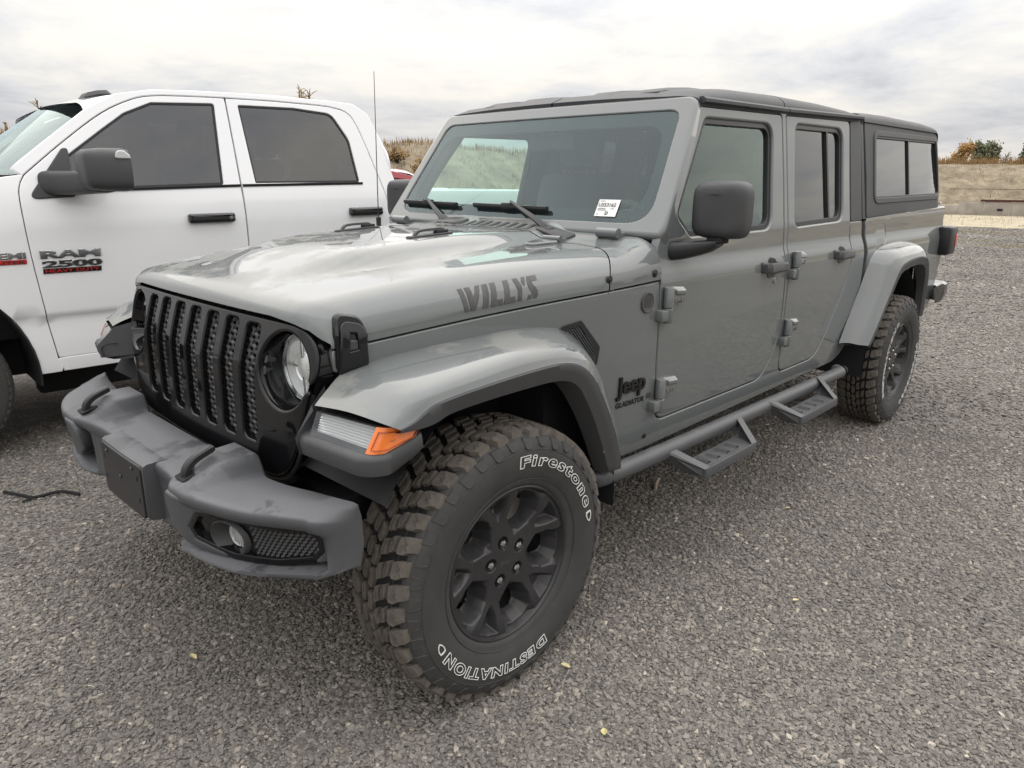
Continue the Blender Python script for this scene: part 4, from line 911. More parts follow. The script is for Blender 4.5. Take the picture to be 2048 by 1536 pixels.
for sg in (-1, 1):
    mir = (lambda P_: P_) if sg < 0 else (lambda P_: [(-y, z) for y, z in P_])
    pod = panel('fog_pod', offs(mir(PO), -.008), [mir(FO)], SP, M['bumper'], bumper, roll=.008, hroll=.004, depth=.05, grid=.05, step=.015, flip=True)
    panel('fog_bezel', offs(mir(FO), .001), [mir(inset(FS, .014))], SPd(.003), M['gloss'], pod, roll=.003, depth=.05, grid=.2, step=.015, flip=True)
    ly, lz = sg*.575, .606
    lamp_c = circ(ly, lz, .047, 32)
    sheet('fog_recess', mir(inset(FS, .005)), SPd(.018), M['gloss'], pod, holes=[lamp_c], step=.012, grid=.03, flip=True)
    rows = []
    for r_, d, k in ((.051,.016,1),(.050,.006,1),(.047,.003,1),(.0445,.008,1),(.037,.024,.45),(.034,.030,.3),(.032,.028,.3)):
        x0_ = SP(ly, lz)[0]; rows.append([(SP(ly+r_*math.cos(a_), lz+r_*math.sin(a_))[0]*k+x0_*(1-k)+d, ly+r_*math.cos(a_)-sg*.004*(1-k), lz+r_*math.sin(a_)) for a_ in np.linspace(0, 2*math.pi, 32, endpoint=False)])
    mb = MB(); mb.grid(rows, False, True); mb.build('fog_lamp_housing', M['black'], pod, ang=50)
    T_ = MX(x0_+.026, ly-sg*.004, lz) @ Matrix.Rotation(R(-sg*12), 4, 'Z')
    mb = MB(); mb.lathe([(.001,-.016),(.02,-.013),(.031,-.006)], 24, T_)
    for k in range(6): mb.box(x0_+.030, x0_+.036, ly-sg*.004-.025+k*.010-.002, ly-sg*.004-.025+k*.010+.002, lz-.024, lz+.024)
    mb.build('fog_lamp_reflector', M['reflector'], pod)
    MB().lathe([(.032,-.006),(.02,.0),(.001,.002)][::-1], 24, T_).build('fog_lamp_lens', M['glass_clear'], pod)
    mb = MB()     # scale-shaped mesh beside the lamp
    for i in range(12):
        for j in range(14):
            y = -.640-.0115*j-(.00575 if i % 2 else 0); z = .560+.0088*i
            if y < -.775 or z > .656-.10*(abs(y)-.64) or z < .560+.08*max(0,abs(y)-.70): continue
            q = [SP(y-.0050, z, .015), SP(y, z-.0042, .010), SP(y+.0050, z, .015), SP(y, z+.0052, .017)]
            if sg > 0: q = [(p[0], -p[1], p[2]) for p in q]
            k = len(mb.v); mb.v += q; mb.f += [(k, k+1, k+2), (k, k+2, k+3)] if sg < 0 else [(k, k+2, k+1), (k, k+3, k+2)]
    mb.build('fog_mesh', M['black'], pod, smooth=False)
    # tow hook standing out of its pocket
    hy = sg*.388
    path = crv([(-.668,hy,.672),(-.676,hy,.705),(-.672,hy,.735),(-.652,hy,.755),(-.628,hy,.766),(-.600,hy,.776)], 4)
    G = []
    for i, p in enumerate(path):
        t = (Vector(path[min(i+1, len(path)-1)])-Vector(path[max(i-1, 0)])).normalized(); nrm_ = Vector((t.z, 0, -t.x)); w = .013; h = .010 if i < len(path)-1 else .008
        G.append([Vector(p)+Vector((0, a*w, 0))+nrm_*b*h for a, b in ((-1,-.6),(-.6,-1),(.6,-1),(1,-.6),(1,.6),(.6,1),(-.6,1),(-1,.6))])
    mb = MB(); mb.grid(G, False, True); mb.f += [tuple(range(8)), tuple(len(mb.v)-8+k for k in range(8))[::-1]]
    mb.build('tow_hook', M['satin'], bumper, ang=30)
    pocket = rpoly([(-.695,hy-.026,.006),(-.645,hy-.026,.006),(-.645,hy+.026,.006),(-.695,hy+.026,.006)], 3)
    bzf = lambda x, y: (x, y, .7215+(x+.668)*.30+.002)
    sheet('hook_pocket_shade', pocket, bzf, M['dark'], bumper)  # flat dark patch on the bumper, painting the shade of a recess
# number plate block
def SB(y, z, d=0.0): return (-.708+.10*y*y-d, y, z)
mb = MB(); G = []
for y in np.linspace(-.165,.165,12):
    x = SB(y,0)[0]; G.append([(-.60,y*1.06,.505),(x+.018,y,.520),(x+.004,y,.526),(x,y,.534),(x,y,.676),(x+.003,y,.684),(x+.012,y,.689),(-.645,y*1.03,.6925),(-.61,y*1.03,.675)])
G = [[(-.60, p[1]*1.03, p[2]) for p in G[0]]]+G+[[(-.60, p[1]*1.03, p[2]) for p in G[-1]]]
mb.grid(G, flip=True); mb.build('plate_mount', M['bumper'], bumper, ang=35)
pm = panel('plate_bracket', rpoly([(-.152,.528,.012),(.152,.528,.012),(.152,.680,.012),(-.152,.680,.012)],4), [rect(s*.13-.006, s*.13+.006, z-.010, z+.010, .002) for s in (-1,1) for z in (.575,.64)], lambda y, z: SB(y, z, .005), M['satin'], bumper, roll=.003, depth=.006, grid=.1, flip=True)
for y, z in ((0,.612),(-.1,.665),(.1,.665)):
    MB().lathe([(.001,.004),(.005,.003),(.006,0)][::-1], 10, MX(SB(y,z,.006)[0], y, z)).build('bolt', M['black'], pm)
# ================================================================ hood latches, loops
def latch():
    """rubber hood latch on the left hood corner"""
    root = None
    def S_(u, v, d):   # u along x, v up, on the hood side near x=-.35
        x = -.330+u; z = 1.045+v; yy = -ybx(x)
        if z > 1.043: yy += .55*max(0, z-1.075)*1.0
        return (x, yy-d, z)
    base = rpoly([(-.040,-.062,.01),(.042,-.052,.01),(.046,.02,.02),(.038,.070,.03),(-.026,.084,.03),(-.040,.03,.02)],5)
    v, f = prism_geo(dens(base,.02), S_, .012, -.012, .005); b = mk('hood_latch', v, f, M['gloss'], J, ang=40)
    strap = rpoly([(-.036,-.058,.008),(.036,-.050,.008),(.032,.05,.022),(-.022,.064,.022)],5)
    win = rpoly([(-.014,-.018,.004),(.018,-.014,.004),(.016,.036,.006),(-.010,.040,.006)],3)
    panel('latch_strap', dens(strap,.02), [win], lambda u, v: S_(u, v, .019), M['gloss'], b, roll=.005, depth=.012, grid=.05)
    v, f = prism_geo(rpoly([(-.012,-.012,.003),(.015,-.010,.003),(.013,.014,.003),(-.009,.016,.003)],3), S_, .017, .006, .003); mk('latch_loop', v, f, M['black'], b)
    v, f = prism_geo(rpoly([(-.036,-.085,.008),(.040,-.074,.008),(.040,-.048,.006),(-.036,-.056,.006)],3), S_, .012, -.02, .005); mk('latch_foot', v, f, M['gloss'], b)
    return b
lt = latch(); mirror(lt)
for sg in (-1, 1):
    y0 = sg*.216; mb = MB()
    pth = crv([(.215,y0,hood_z(.215,.216)-.004),(.232,y0,hood_z(.232,.216)+.016),(.25,y0,hood_z(.25,.216)+.021),(.30,y0,hood_z(.30,.216)+.021),(.345,y0,hood_z(.345,.216)+.018),(.375,y0,hood_z(.375,.216)-.004)],4)
    G = []
    for i, p in enumerate(pth): G.append([(p[0], p[1]+a, p[2]+b) for a, b in ((-.010,-.005),(-.007,.003),(.007,.003),(.010,-.005))])
    mb.grid(G, False, True)
    fp = rpoly([(.195,y0-.016,.012),(.39,y0-.016,.012),(.39,y0+.016,.012),(.195,y0+.016,.012)],4)
    v, f = prism_geo(dens(fp,.03), lambda x, y, d: (x, y, hood_z(x, y)+d), .006, -.004, .003); mb.add(v, f)
    mb.box(.315,.37,y0-.011,y0+.011,hood_z(.34,.216),hood_z(.34,.216)+.017,.004)
    mb.build('hood_bumper', M['satin'], hood)
# ================================================================ wheel flares
def flare(name, stations, lab=None):
    """stations: list of dict(inner, mid, ridge, edge, lip, back) 3D points; painted skin + black lip"""
    def dense(key): return crv([s[key] for s in stations], 6)
    I, Mi, Rg, E_, Lp, Bk = (dense(k) for k in ('inner','mid','ridge','edge','lip','back'))
    G = []
    for a, b, c_, d in zip(I, Mi, Rg, E_):
        q = crv([a, b, c_, d], 5); G.append(q)
    mb = MB(); mb.grid(G); p = mb.build(name, M['paint'], J, ang=60)
    if lab: tag(p, lab)
    G = []
    for c_, d, l, k in zip(Rg, E_, Lp, Bk):
        d, l, k = np.array(d), np.array(l), np.array(k); o_ = np.array([0, -.004, 0])
        G.append([d+np.array([0,.012,.006]), d+np.array([0,.002,.001]), d+o_+(l-d)*.10, d+o_+(l-d)*.5, l+o_*.6, l+(k-l)*.12+np.array([0,0,-.002]), k])
    mb = MB(); mb.grid(G); mb.build('flare_lip', M['black'], p, ang=50)
    return p
def st(inner, ridge, edge, lip, back, lift=.006):
    m_ = [(inner[i]+ridge[i])/2 for i in range(3)]; m_[2] += lift
    return dict(inner=inner, mid=tuple(m_), ridge=ridge, edge=edge, lip=lip, back=back)
B_ = lambda x, z, k=0.0: (x, -ybx(x)+.012+k, z)
front = [
 st((-.470,-.685,.927),(-.428,-.893,.922),(-.402,-.925,.908),(-.402,-.925,.900),(-.40,-.86,.895)),
 st((-.430,-.668,.948),(-.395,-.898,.942),(-.365,-.932,.921),(-.355,-.934,.900),(-.345,-.87,.880)),
 st((-.345,-.630,.980),(-.345,-.902,.974),(-.315,-.936,.947),(-.305,-.934,.903),(-.29,-.87,.890)),
 st(B_(-.26,.996),(-.275,-.906,.990),(-.255,-.938,.957),(-.25,-.930,.914),(-.24,-.87,.902)),
 st(B_(-.143,1.009),(-.15,-.908,1.002),(-.145,-.940,.965),(-.14,-.930,.920),(-.14,-.87,.910)),
 st(B_(.066,1.022),(.0,-.910,1.012),(.0,-.940,.971),(.0,-.930,.922),(.0,-.87,.912)),
 st(B_(.20,1.028),(.13,-.910,1.010),(.125,-.940,.971),(.12,-.930,.920),(.12,-.87,.908)),
 st(B_(.33,1.018),(.215,-.910,1.000),(.20,-.940,.960),(.19,-.930,.908),(.185,-.87,.898)),
 st(B_(.414,.988),(.285,-.910,.970),(.262,-.940,.930),(.238,-.930,.880),(.225,-.87,.868)),
 st(B_(.467,.940),(.345,-.909,.918),(.315,-.939,.878),(.275,-.928,.835),(.26,-.87,.825)),
 st(B_(.530,.86),(.410,-.906,.824),(.375,-.936,.790),(.322,-.925,.765),(.305,-.87,.76)),
 st(B_(.585,.76),(.470,-.900,.715),(.432,-.932,.690),(.372,-.921,.672),(.355,-.87,.67)),
 st(B_(.625,.66),(.515,-.892,.620),(.475,-.926,.602),(.412,-.916,.590),(.395,-.87,.585)),
 st(B_(.640,.59),(.530,-.886,.572),(.490,-.920,.556),(.435,-.912,.555),(.415,-.87,.553)),
]
fl = flare('front_flare', front, 'grey front wheel flare with dried rain marks')
rear = [
 st((2.72,-.800,.612),(2.755,-.890,.612),(2.795,-.930,.606),(2.86,-.925,.604),(2.90,-.86,.603)),
 st((2.78,-.800,.70),(2.822,-.900,.70),(2.865,-.936,.69),(2.93,-.928,.682),(2.96,-.86,.68)),
 st((2.90,-.802,.86),(2.935,-.905,.85),(2.985,-.938,.83),(3.045,-.928,.81),(3.07,-.86,.80)),
 st((2.985,-.804,.99),(3.025,-.907,.965),(3.075,-.938,.93),(3.125,-.928,.895),(3.15,-.86,.885)),
 st((3.05,-.804,1.068),(3.085,-.908,1.035),(3.135,-.938,.992),(3.18,-.928,.948),(3.20,-.86,.94)),
 st((3.15,-.803,1.108),(3.175,-.908,1.078),(3.215,-.938,1.028),(3.25,-.928,.978),(3.26,-.86,.97)),
 st((3.36,-.803,1.125),(3.38,-.906,1.098),(3.40,-.938,1.046),(3.42,-.928,.995),(3.42,-.86,.985)),
 st((3.58,-.803,1.125),(3.58,-.904,1.096),(3.57,-.936,1.044),(3.57,-.926,.995),(3.57,-.86,.985)),
 st((3.76,-.802,1.105),(3.725,-.900,1.070),(3.70,-.932,1.020),(3.69,-.92,.975),(3.68,-.86,.965)),
 st((3.88,-.802,1.03),(3.82,-.892,1.00),(3.79,-.924,.96),(3.77,-.914,.925),(3.76,-.86,.915)),
 st((3.95,-.802,.88),(3.90,-.880,.86),(3.875,-.912,.84),(3.84,-.90,.82),(3.83,-.86,.82)),
 st((3.98,-.800,.63),(3.95,-.870,.63),(3.925,-.900,.63),(3.885,-.89,.63),(3.87,-.86,.63)),
]
fr = flare('rear_flare', rear)
# closing plate of the rear flare foot
mk('flare_foot', [(2.72,-.80,.606),(2.76,-.888,.603),(2.80,-.928,.60),(2.86,-.923,.598),(2.90,-.86,.598),(2.90,-.80,.60)], [(0,1,2,3,4,5)], M['black'], fr)
# front corner lamp under the flare's nose: clear lens, amber wrap, black surround
def lerp3(a, b, t): return tuple(a[i]+(b[i]-a[i])*t for i in range(3))
TL, TO, TS = (-.474,-.700,.917), (-.428,-.893,.910), (-.322,-.930,.903)
BL_, BO, BSd = (-.500,-.706,.866), (-.460,-.888,.852), (-.372,-.929,.851)
def lens_pts(t):   # t 0..1 across the front, 1..2 along the side
    if t <= 1: return np.array(lerp3(TL, TO, t)), np.array(lerp3(BL_, BO, t))
    return np.array(lerp3(TO, TS, t-1)), np.array(lerp3(BO, BSd, t-1))
def lens_pt(t, v):
    # rounded corner between front and side
    if .85 < t < 1.15:
        k = (t-.85)/.3; a0, b0 = lens_pts(.85); a1, b1 = lens_pts(1.0); a2, b2 = lens_pts(1.15)
        a = a0*(1-k)**2+2*k*(1-k)*a1+a2*k*k; b = b0*(1-k)**2+2*k*(1-k)*b1+b2*k*k
    else: a, b = lens_pts(t)
    return a+(b-a)*v
G = [[lens_pt(t, 0.0)+np.array([-.001,-.001,.004]), lens_pt(t, .06)+np.array([.004,.003,0]), lens_pt(t, .06)+np.array([.05,.03,.0])] for t in np.linspace(-.0,1.9,30)]
mb = MB(); mb.grid(G, flip=True); mb.build('lamp_shelf', M['dark'], fl)
ts = list(np.linspace(.0,.93,12)); G = [[lens_pt(t, v) for v in np.linspace(0,1,5)] for t in ts]
mb = MB(); mb.grid(G, flip=True); cl_ = mb.build('corner_lamp', M['glass_clear'], fl)
G = []
for t in np.linspace(.02,.92,22):      # fluted silver reflector
    row = []
    for k in range(19): v = .05+.93*k/18; p = lens_pt(t, v); row.append(p+np.array([.018,.008,0])+np.array([(.006 if k % 2 else 0),0,0]))
    G.append(row)
mb = MB(); mb.grid(G, flip=True); mb.build('lamp_reflector', M['reflector'], fl, ang=20)
ta = list(np.linspace(.93,1.15,8))+list(np.linspace(1.2,1.80,8))
def amb(t, v): v0 = 0.0 if t < 1.5 else .0; v1 = 1.0 if t < 1.35 else 1-(t-1.35)*1.05; return lens_pt(t, v0+(v1-v0)*v)
G = [[amb(t, v) for v in np.linspace(0,1,5)] for t in ta]; mb = MB(); mb.grid(G, flip=True); am = mb.build('side_marker', M['amber'], fl)
def ctr(t, v): return amb(.99+t*.83, .16+.68*v)+np.array([-.002,-.004,0])
loop = [(t, 0.0) for t in np.linspace(0,1,10)]+[(1,v) for v in np.linspace(.2,1,4)]+[(t,1.0) for t in np.linspace(1,0,10)]+[(0,v) for v in np.linspace(.8,.2,4)]
MB().tube([ctr(t, v) for t, v in loop]+[ctr(*loop[0])], .0014, 4, False).build('lens_rim', mat('amber_dark', (.35,.06,.01), .3), fl)
v_, f_ = text_geo('LED', .016, offset=.0003)
mk('lens_text', [tuple(ctr(.40+p[0]*4.5, .55-p[1]*9)+np.array([-.001,-.001,0])) for p in v_], f_, M['decal'], fl)['nomirror'] = 1
# surround: band above and below following lens, then the black chin
def chin(t, v):
    a, b = lens_pts(min(t, 1.0) if t <= 1 else t); return a, b
tt = list(np.linspace(-.06,.85,12))+list(np.linspace(.9,1.15,8))+list(np.linspace(1.2,2.05,10)); G = []
for t in tt:
    b = np.array(lens_pt(min(max(t,0),1.92), 1.0)); a = np.array(lens_pt(min(max(t,0),1.92), 0.0))
    if t < 0: b = b+np.array([.0,.030,0])*(t/-.06); a = a+np.array([0,.03,0])*(t/-.06)
    if t > 1.35: k = min(1,(t-1.35)/.6); b = b+np.array([.01*k,0,.030*k]); 
    if t > 1.92: b = b+np.array([.022,-.002,.012]); a = a+np.array([.02,0,0])
    f_o = np.array([-.022,-.006,0]) if t < 1 else np.array([-.006,-.012,0]); k = sstep(.8,1.2,t); o_ = np.array([-.022,-.004,0])*(1-k)+np.array([-.002,-.012,0])*k
    drop = itp(t, [0,.9,1.4,2.05], [.048,.052,.050,.034])
    G.append([b+np.array([.03,.02,.004]), b+np.array([.004,.002,.000]), b+o_*.6+np.array([0,0,-.004]), b+o_+np.array([0,0,-.016]), b+o_*.9+np.array([.004,.002,-drop]), b+o_*.3+np.array([.02,.012,-drop-.010]), b+np.array([.09,.06,-drop-.004])])
mb = MB(); mb.grid(G, flip=True); mb.build('flare_chin', M['black'], fl, ang=50)
sideplate = [(-.470,-.672,.925),(-.475,-.685,.915),(-.530,-.690,.86),(-.522,-.690,.815),(-.40,-.64,.82),(-.40,-.62,.95)]
mk('flare_inner', sideplate, [tuple(range(6))[::-1]], M['bumper'], fl)  # lighter plastic puts brightness into this shaded black plate
# rivets along the front lip
for p in ((.245,-.872,.905),(.36,-.895,.735),(.395,-.893,.64)):
    v, f = lathe_geo([(.007,0),(.006,.004),(.001,.006)], 10); mk('rivet', [(p[0]+q[0]*.8-.004, p[1]-q[1]-.024, p[2]+q[2]) for q in v], [g[::-1] for g in f], M['steel'], fl)
mirror(fl); mirror(fr)
# ================================================================ wheels
TYR, TYW = .4055, .128        # outer radius, half section width
def carc(w):                  # carcass radius at lateral position w (|w| from centre)
    return itp(abs(w), [0,.06,.088,.100,.110], [.3885,.3875,.3845,.3810,.376])
carcass = [(.226,.092),(.236,.104),(.246,.1095),(.252,.1100),(.258,.1135),(.285,.1230),(.315,.1275),(.340,.1265),(.358,.1225),(.370,.1165),(.380,.108),(.3855,.098),(.3875,.086),(.3905,.06),(.3915,.0)]
side_w = spline([.226,.246,.285,.315,.340,.358,.372,.384], [.092,.1095,.1230,.1275,.1265,.1225,.1150,.104])
def wheel_proto():
    root = empty('wheel', parent=None)
    prf = [(r, -w) for r, w in carcass]+[(r, w) for r, w in carcass[::-1][1:]]      # outer side = -y
    v, f = lathe_geo(prf[::-1], 96); tyre = mk('tyre', v, f, M['rubber'], root, ang=50)
    MB().lathe([(.3855,-.094),(.3885,-.084),(.3906,-.058),(.3918,0),(.3906,.058),(.3885,.084),(.3855,.094)][::-1], 96).build('tread_floor', M['dark'], tyre)  # groove shade put into the colour, darker than the tyre rubber
    NL = 40; mb = MB()
    def tp(s, w, h): a = s/TYR; r = carc(w)+h; return (r*math.cos(a), -w, r*math.sin(a))
    def block(poly, h, taper=.0035, hb=-.006):
        top = offs(poly, -taper); n = len(poly); P_ = poly if area(poly) > 0 else poly[::-1]
        V = [tp(s, w, hb) for s, w in P_]+[tp(s, w, h) for s, w in top]
        F = [tuple(range(n, 2*n))]+[(i, (i+1) % n, n+(i+1) % n, n+i) for i in range(n)]
        mb.add(V, [g[::-1] for g in F])
    si = MB()
    def sipe(s, w, ds, dw):
        z_ = [(s-ds, w-dw*.5),(s-ds*.3, w+dw*.3),(s+ds*.3, w-dw*.3),(s+ds, w+dw*.5)]; k = len(si.v)
        for a, b in z_: si.v += [tp(a, b-.0007, .0187 if abs(w) > .07 else .0177), tp(a, b+.0007, .0187 if abs(w) > .07 else .0177)]
        for i in range(3): si.f.append((k+2*i, k+2*i+1, k+2*i+3, k+2*i+2))
    p = 2*math.pi*TYR/NL; rnd = random.Random(3)
    for k in range(NL):
        for sd in (1, -1):
            s0 = k*p+(0 if sd > 0 else p*.5)
            q = lambda a, w: (s0+a*p-.30*(w)*1.0, sd*w)
            j = .04*(rnd.random()-.5)
            # shoulder lug, alternately long and short
            e_ = .112 if k % 2 else .106
            block([q(.00,.060),(q(-.05,.078)),q(-.02,e_),q(.66,e_),q(.70,.096),q(.80,.084),q(.76,.066),q(.58,.058)], .0180, .0026)
            sipe(s0+.36*p-.30*.085, sd*.085, p*.20, .020)
            # two inner rows
            block([q(.02+j,.033),q(-.06+j,.048),q(.34+j,.0515),q(.66+j,.049),q(.74+j,.034),q(.36+j,.030)], .0172, .0022)
            sipe(s0+(.34+j)*p-.30*.04, sd*.040, p*.24, .004)
            block([q(.10+j,.005),q(.06+j,.0235),q(.40+j,.0205),q(.78+j,.0250),q(.86+j,.007),q(.46+j,.002)], .0172, .0022)
            sipe(s0+(.46+j)*p-.30*.014, sd*.014, p*.24, .004)
    tr = tag(mb.build('tread', M['tread'], tyre, smooth=False), kind='stuff')
    tag(si.build('sipe', M['dark'], tyre, smooth=False), kind='stuff')
    # sidewall lugs
    mb = MB()
    def sp(a, r, h): 
        w = side_w(r)+h; return (r*math.cos(a), -w, r*math.sin(a))
    for k in range(NL):
        a0 = 2*math.pi*k/NL; d = 2*math.pi/NL
        for sdn in (1, -1):
            for (u0, u1, r0, r1) in ((.08,.62,.3465 if k % 2 else .352,.381),):
                pl = [(a0+u0*d, r0+.006),(a0+(u0+.10)*d, r0),(a0+(u1-.1)*d, r0),(a0+u1*d, r0+.006),(a0+(u1+.10)*d, r1),(a0+(u0-.06)*d, r1)]
                n = len(pl); cx = sum(q[0] for q in pl)/n; cr = sum(q[1] for q in pl)/n
                top = [(cx+(a-cx)*.82, cr+(r-cr)*.84) for a, r in pl]
                V = [sp(a, r, -.004) for a, r in pl]+[sp(a, r, .0042) for a, r in top]
                if sdn < 0: V = [(x, -y, z) for x, y, z in V]
                F = [tuple(range(n, 2*n))]+[(i, (i+1) % n, n+(i+1) % n, n+i) for i in range(n)]
                mb.add(V, F if sdn < 0 else [g[::-1] for g in F])
    tag(mb.build('sidewall_lug', M['rubber'], tyre, smooth=False), kind='stuff')
    for r0 in (.2565,.3445):
        MB().lathe([(r0-.0012,-side_w(r0-.0012)+.0002),(r0,-side_w(r0)-.0012),(r0+.0012,-side_w(r0+.0012)+.0002)], 96).build('sidewall_ring', M['rubber'], tyre)
    # raised white outline lettering; clock angle measured clockwise from the top as seen from outside (front of truck to the left)
    def arc_text(txt, r0, a_start, a_end, size, name):
        V, F = text_geo(txt, size, offset=.0018, outline=.0011, spacing=1.25)
        x0, x1 = V[:, 0].min(), V[:, 0].max(); out = []
        for x_, y_, z_ in V:
            a = a_start+(a_end-a_start)*(x_-x0)/(x1-x0); r = r0+y_
            w = side_w(r)+.0015+z_*.8
            out.append((r*math.sin(a), -w, r*math.cos(a)))
        mk(name, out, F, M['white_rubber'], tyre)
    arc_text('Firestone', .2985, R(0), R(73), .045, 'tyre_lettering')
    arc_text('DESTINATION', .2985, R(157), R(240), .040, 'tyre_lettering')
    for a0 in (R(80), R(247)):
        sh = [(0,.020),(.010,.018),(.011,.004),(.007,-.010),(0,-.018),(-.007,-.010),(-.011,.004),(-.010,.018)]
        V = []; 
        for ins, h in ((1.0,.0005),(1.0,.0022),(.72,.0022),(.72,.0012)):
            for u, v in sh:
                r = .312+u*ins; a = a0-v*ins/.312; V.append((r*math.sin(a), -side_w(r)-h, r*math.cos(a)))
        F = [(k*8+i, k*8+(i+1) % 8, k*8+8+(i+1) % 8, k*8+8+i) for k in range(3) for i in range(8)]
        mk('tyre_emblem', V, F, M['white_rubber'], tyre, smooth=False)
    # ---------------- rim face as a sculpted disc (five forked spokes)
    RI = .2225; NR, NA = 84, 420
    rr = np.concatenate([np.linspace(.004,.20,NR-12), np.linspace(.2015,RI,12)]); aa = np.linspace(0, 2*math.pi, NA, endpoint=False)
    Rg, Ag = np.meshgrid(rr, aa, indexing='ij')
    sp_ = 2*math.pi/5
    def sdpoly(px_, py_, poly):
        A = np.array(poly); P_ = np.stack([px_.ravel(), py_.ravel()], 1); d = polydist(P_, A); i_ = inside(P_, A); return np.where(i_, -d, d).reshape(px_.shape)
    ph = (Ag+sp_/2) % sp_-sp_/2                     # 0 on a spoke axis
    ph2 = Ag % sp_-sp_/2                            # 0 between two spokes
    X1, Y1 = Rg*np.cos(ph), Rg*np.sin(ph); X2, Y2 = Rg*np.cos(ph2), Rg*np.sin(ph2)
    hole = sdpoly(X2, Y2, [(.108,-.012),(.108,.012),(.128,.034),(.156,.044),(.184,.038),(.196,.018),(.196,-.018),(.184,-.038),(.156,-.044),(.128,-.034)])
    pock = sdpoly(X1, Y1, [(.135,-.003),(.135,.003),(.170,.022),(.207,.036),(.212,0),(.207,-.036),(.170,-.022)])
    sm = lambda a, b, x: np.clip((x-a)/(b-a), 0, 1)
    ss = lambda a, b, x: (lambda t: t*t*(3-2*t))(np.clip((x-a)/(b-a), 0, 1))
    depth = .026+.004*ss(.045,.10,Rg)-.020*ss(.12,.215,Rg)
    ridge = sdpoly(X1, Y1, [(.0,-.060),(.09,-.042),(.125,-.032),(.20,-.076),(.235,-.09),(.235,.09),(.20,.076),(.125,.032),(.09,.042),(0,.060)])
    depth = depth+.012*sm(-.006,.014,ridge)*ss(.06,.09,Rg)
    depth = depth+.044*sm(.016,-.008,hole)             # faceted chamfer into the windows
    depth = depth+.034*sm(.004,-.012,pock)*sm(.13,.165,X1)
    for k in range(5):
        al = sp_*k
        dl = np.hypot(Rg*np.cos(Ag)-.0600*np.cos(al), Rg*np.sin(Ag)-.0600*np.sin(al)); depth = depth+.014*sm(.0205,.0170,dl)
    cutm = hole < -.007
    V = []; A0 = R(30)
    for i in range(len(rr)):
        for j in range(NA): V.append((rr[i]*math.cos(aa[j]+A0), -.104+depth[i, j], rr[i]*math.sin(aa[j]+A0)))
    F = []
    for i in range(len(rr)-1):
        for j in range(NA):
            k = (j+1) % NA
            if cutm[i, j] and cutm[i+1, j] and cutm[i, k] and cutm[i+1, k]: continue
            F.append((i*NA+j, (i+1)*NA+j, (i+1)*NA+k, i*NA+k))
    rim = mk('rim', V, [g for g in F], M['wheel'], root, ang=55)
    MB().lathe([(.190,.09),(.196,.03),(.204,-.04),(.214,-.075),(.2215,-.092),(.2235,-.098),(.2255,-.1020),(.2290,-.1035),(.2325,-.1015),(.234,-.095),(.232,-.085)], 72).build('rim_lip', M['wheel'], rim)
    for k in range(5):
        al = sp_*k+A0; c_ = (.060*math.cos(al), .060*math.sin(al))
        T_ = Matrix.Translation((c_[0], -.064, c_[1])) @ Matrix.Rotation(math.pi, 4, 'Z')
        MB().lathe([(.0115,-.012),(.0115,.012),(.0095,.016),(.004,.018),(.0005,.018)], 6, T_).build('lug_nut', M['steel'], rim, smooth=False)
    MB().lathe([(.034,0),(.034,.004),(.032,.006),(.0005,.0065)], 32, Matrix.Translation((0,-.070,0)) @ Matrix.Rotation(math.pi,4,'Z')).build('hub_cap', M['satin'], rim)
    v_, f_ = text_geo('Jeep', .022, extrude=.0008)
    mk('cap_lettering', [(p[0]-.0235, -.0775-p[2], p[1]-.007) for p in v_], f_, M['decal'], rim)
    # brake disc and caliper behind the spokes
    MB().lathe([(.05,-.01),(.165,-.01),(.165,.012),(.05,.012)], 48).build('brake_disc', M['rust'], root)
    mb = MB(); G = []
    for a in np.linspace(R(20), R(75), 8): G.append([(r*math.cos(a), y, r*math.sin(a)) for r, y in ((.105,-.03),(.178,-.03),(.186,-.015),(.186,.04),(.105,.04))])
    mb.grid(G, False, True); mb.f += [(0,1,2,3,4), tuple(len(mb.v)-5+k for k in range(5))[::-1]]; mb.build('brake_caliper', M['steel'], root)
    MB().lathe([(.01,.0),(.185,.005),(.19,.03)], 32).build('dust_shield', M['dark'], root)
    return root
w0 = wheel_proto(); w0.parent = J
w0.location = (0, -.800, .399); w0.rotation_euler = (0, 0, R(-1.4))
w0['label'] = 'front wheel with white outlined tyre lettering'
w1 = copy_tree(w0, J); w1.location = (3.487, -.800, .399); w1.rotation_euler = (0, R(78), 0); w1['label'] = 'rear wheel beside the step bar'
for x, a in ((0, 0), (3.487, 40)):
    w_ = copy_tree(w0, J); w_.location = (x, .800, .399); w_.rotation_euler = (0, R(a), math.pi); 
    if 'label' in w_: del w_['label']
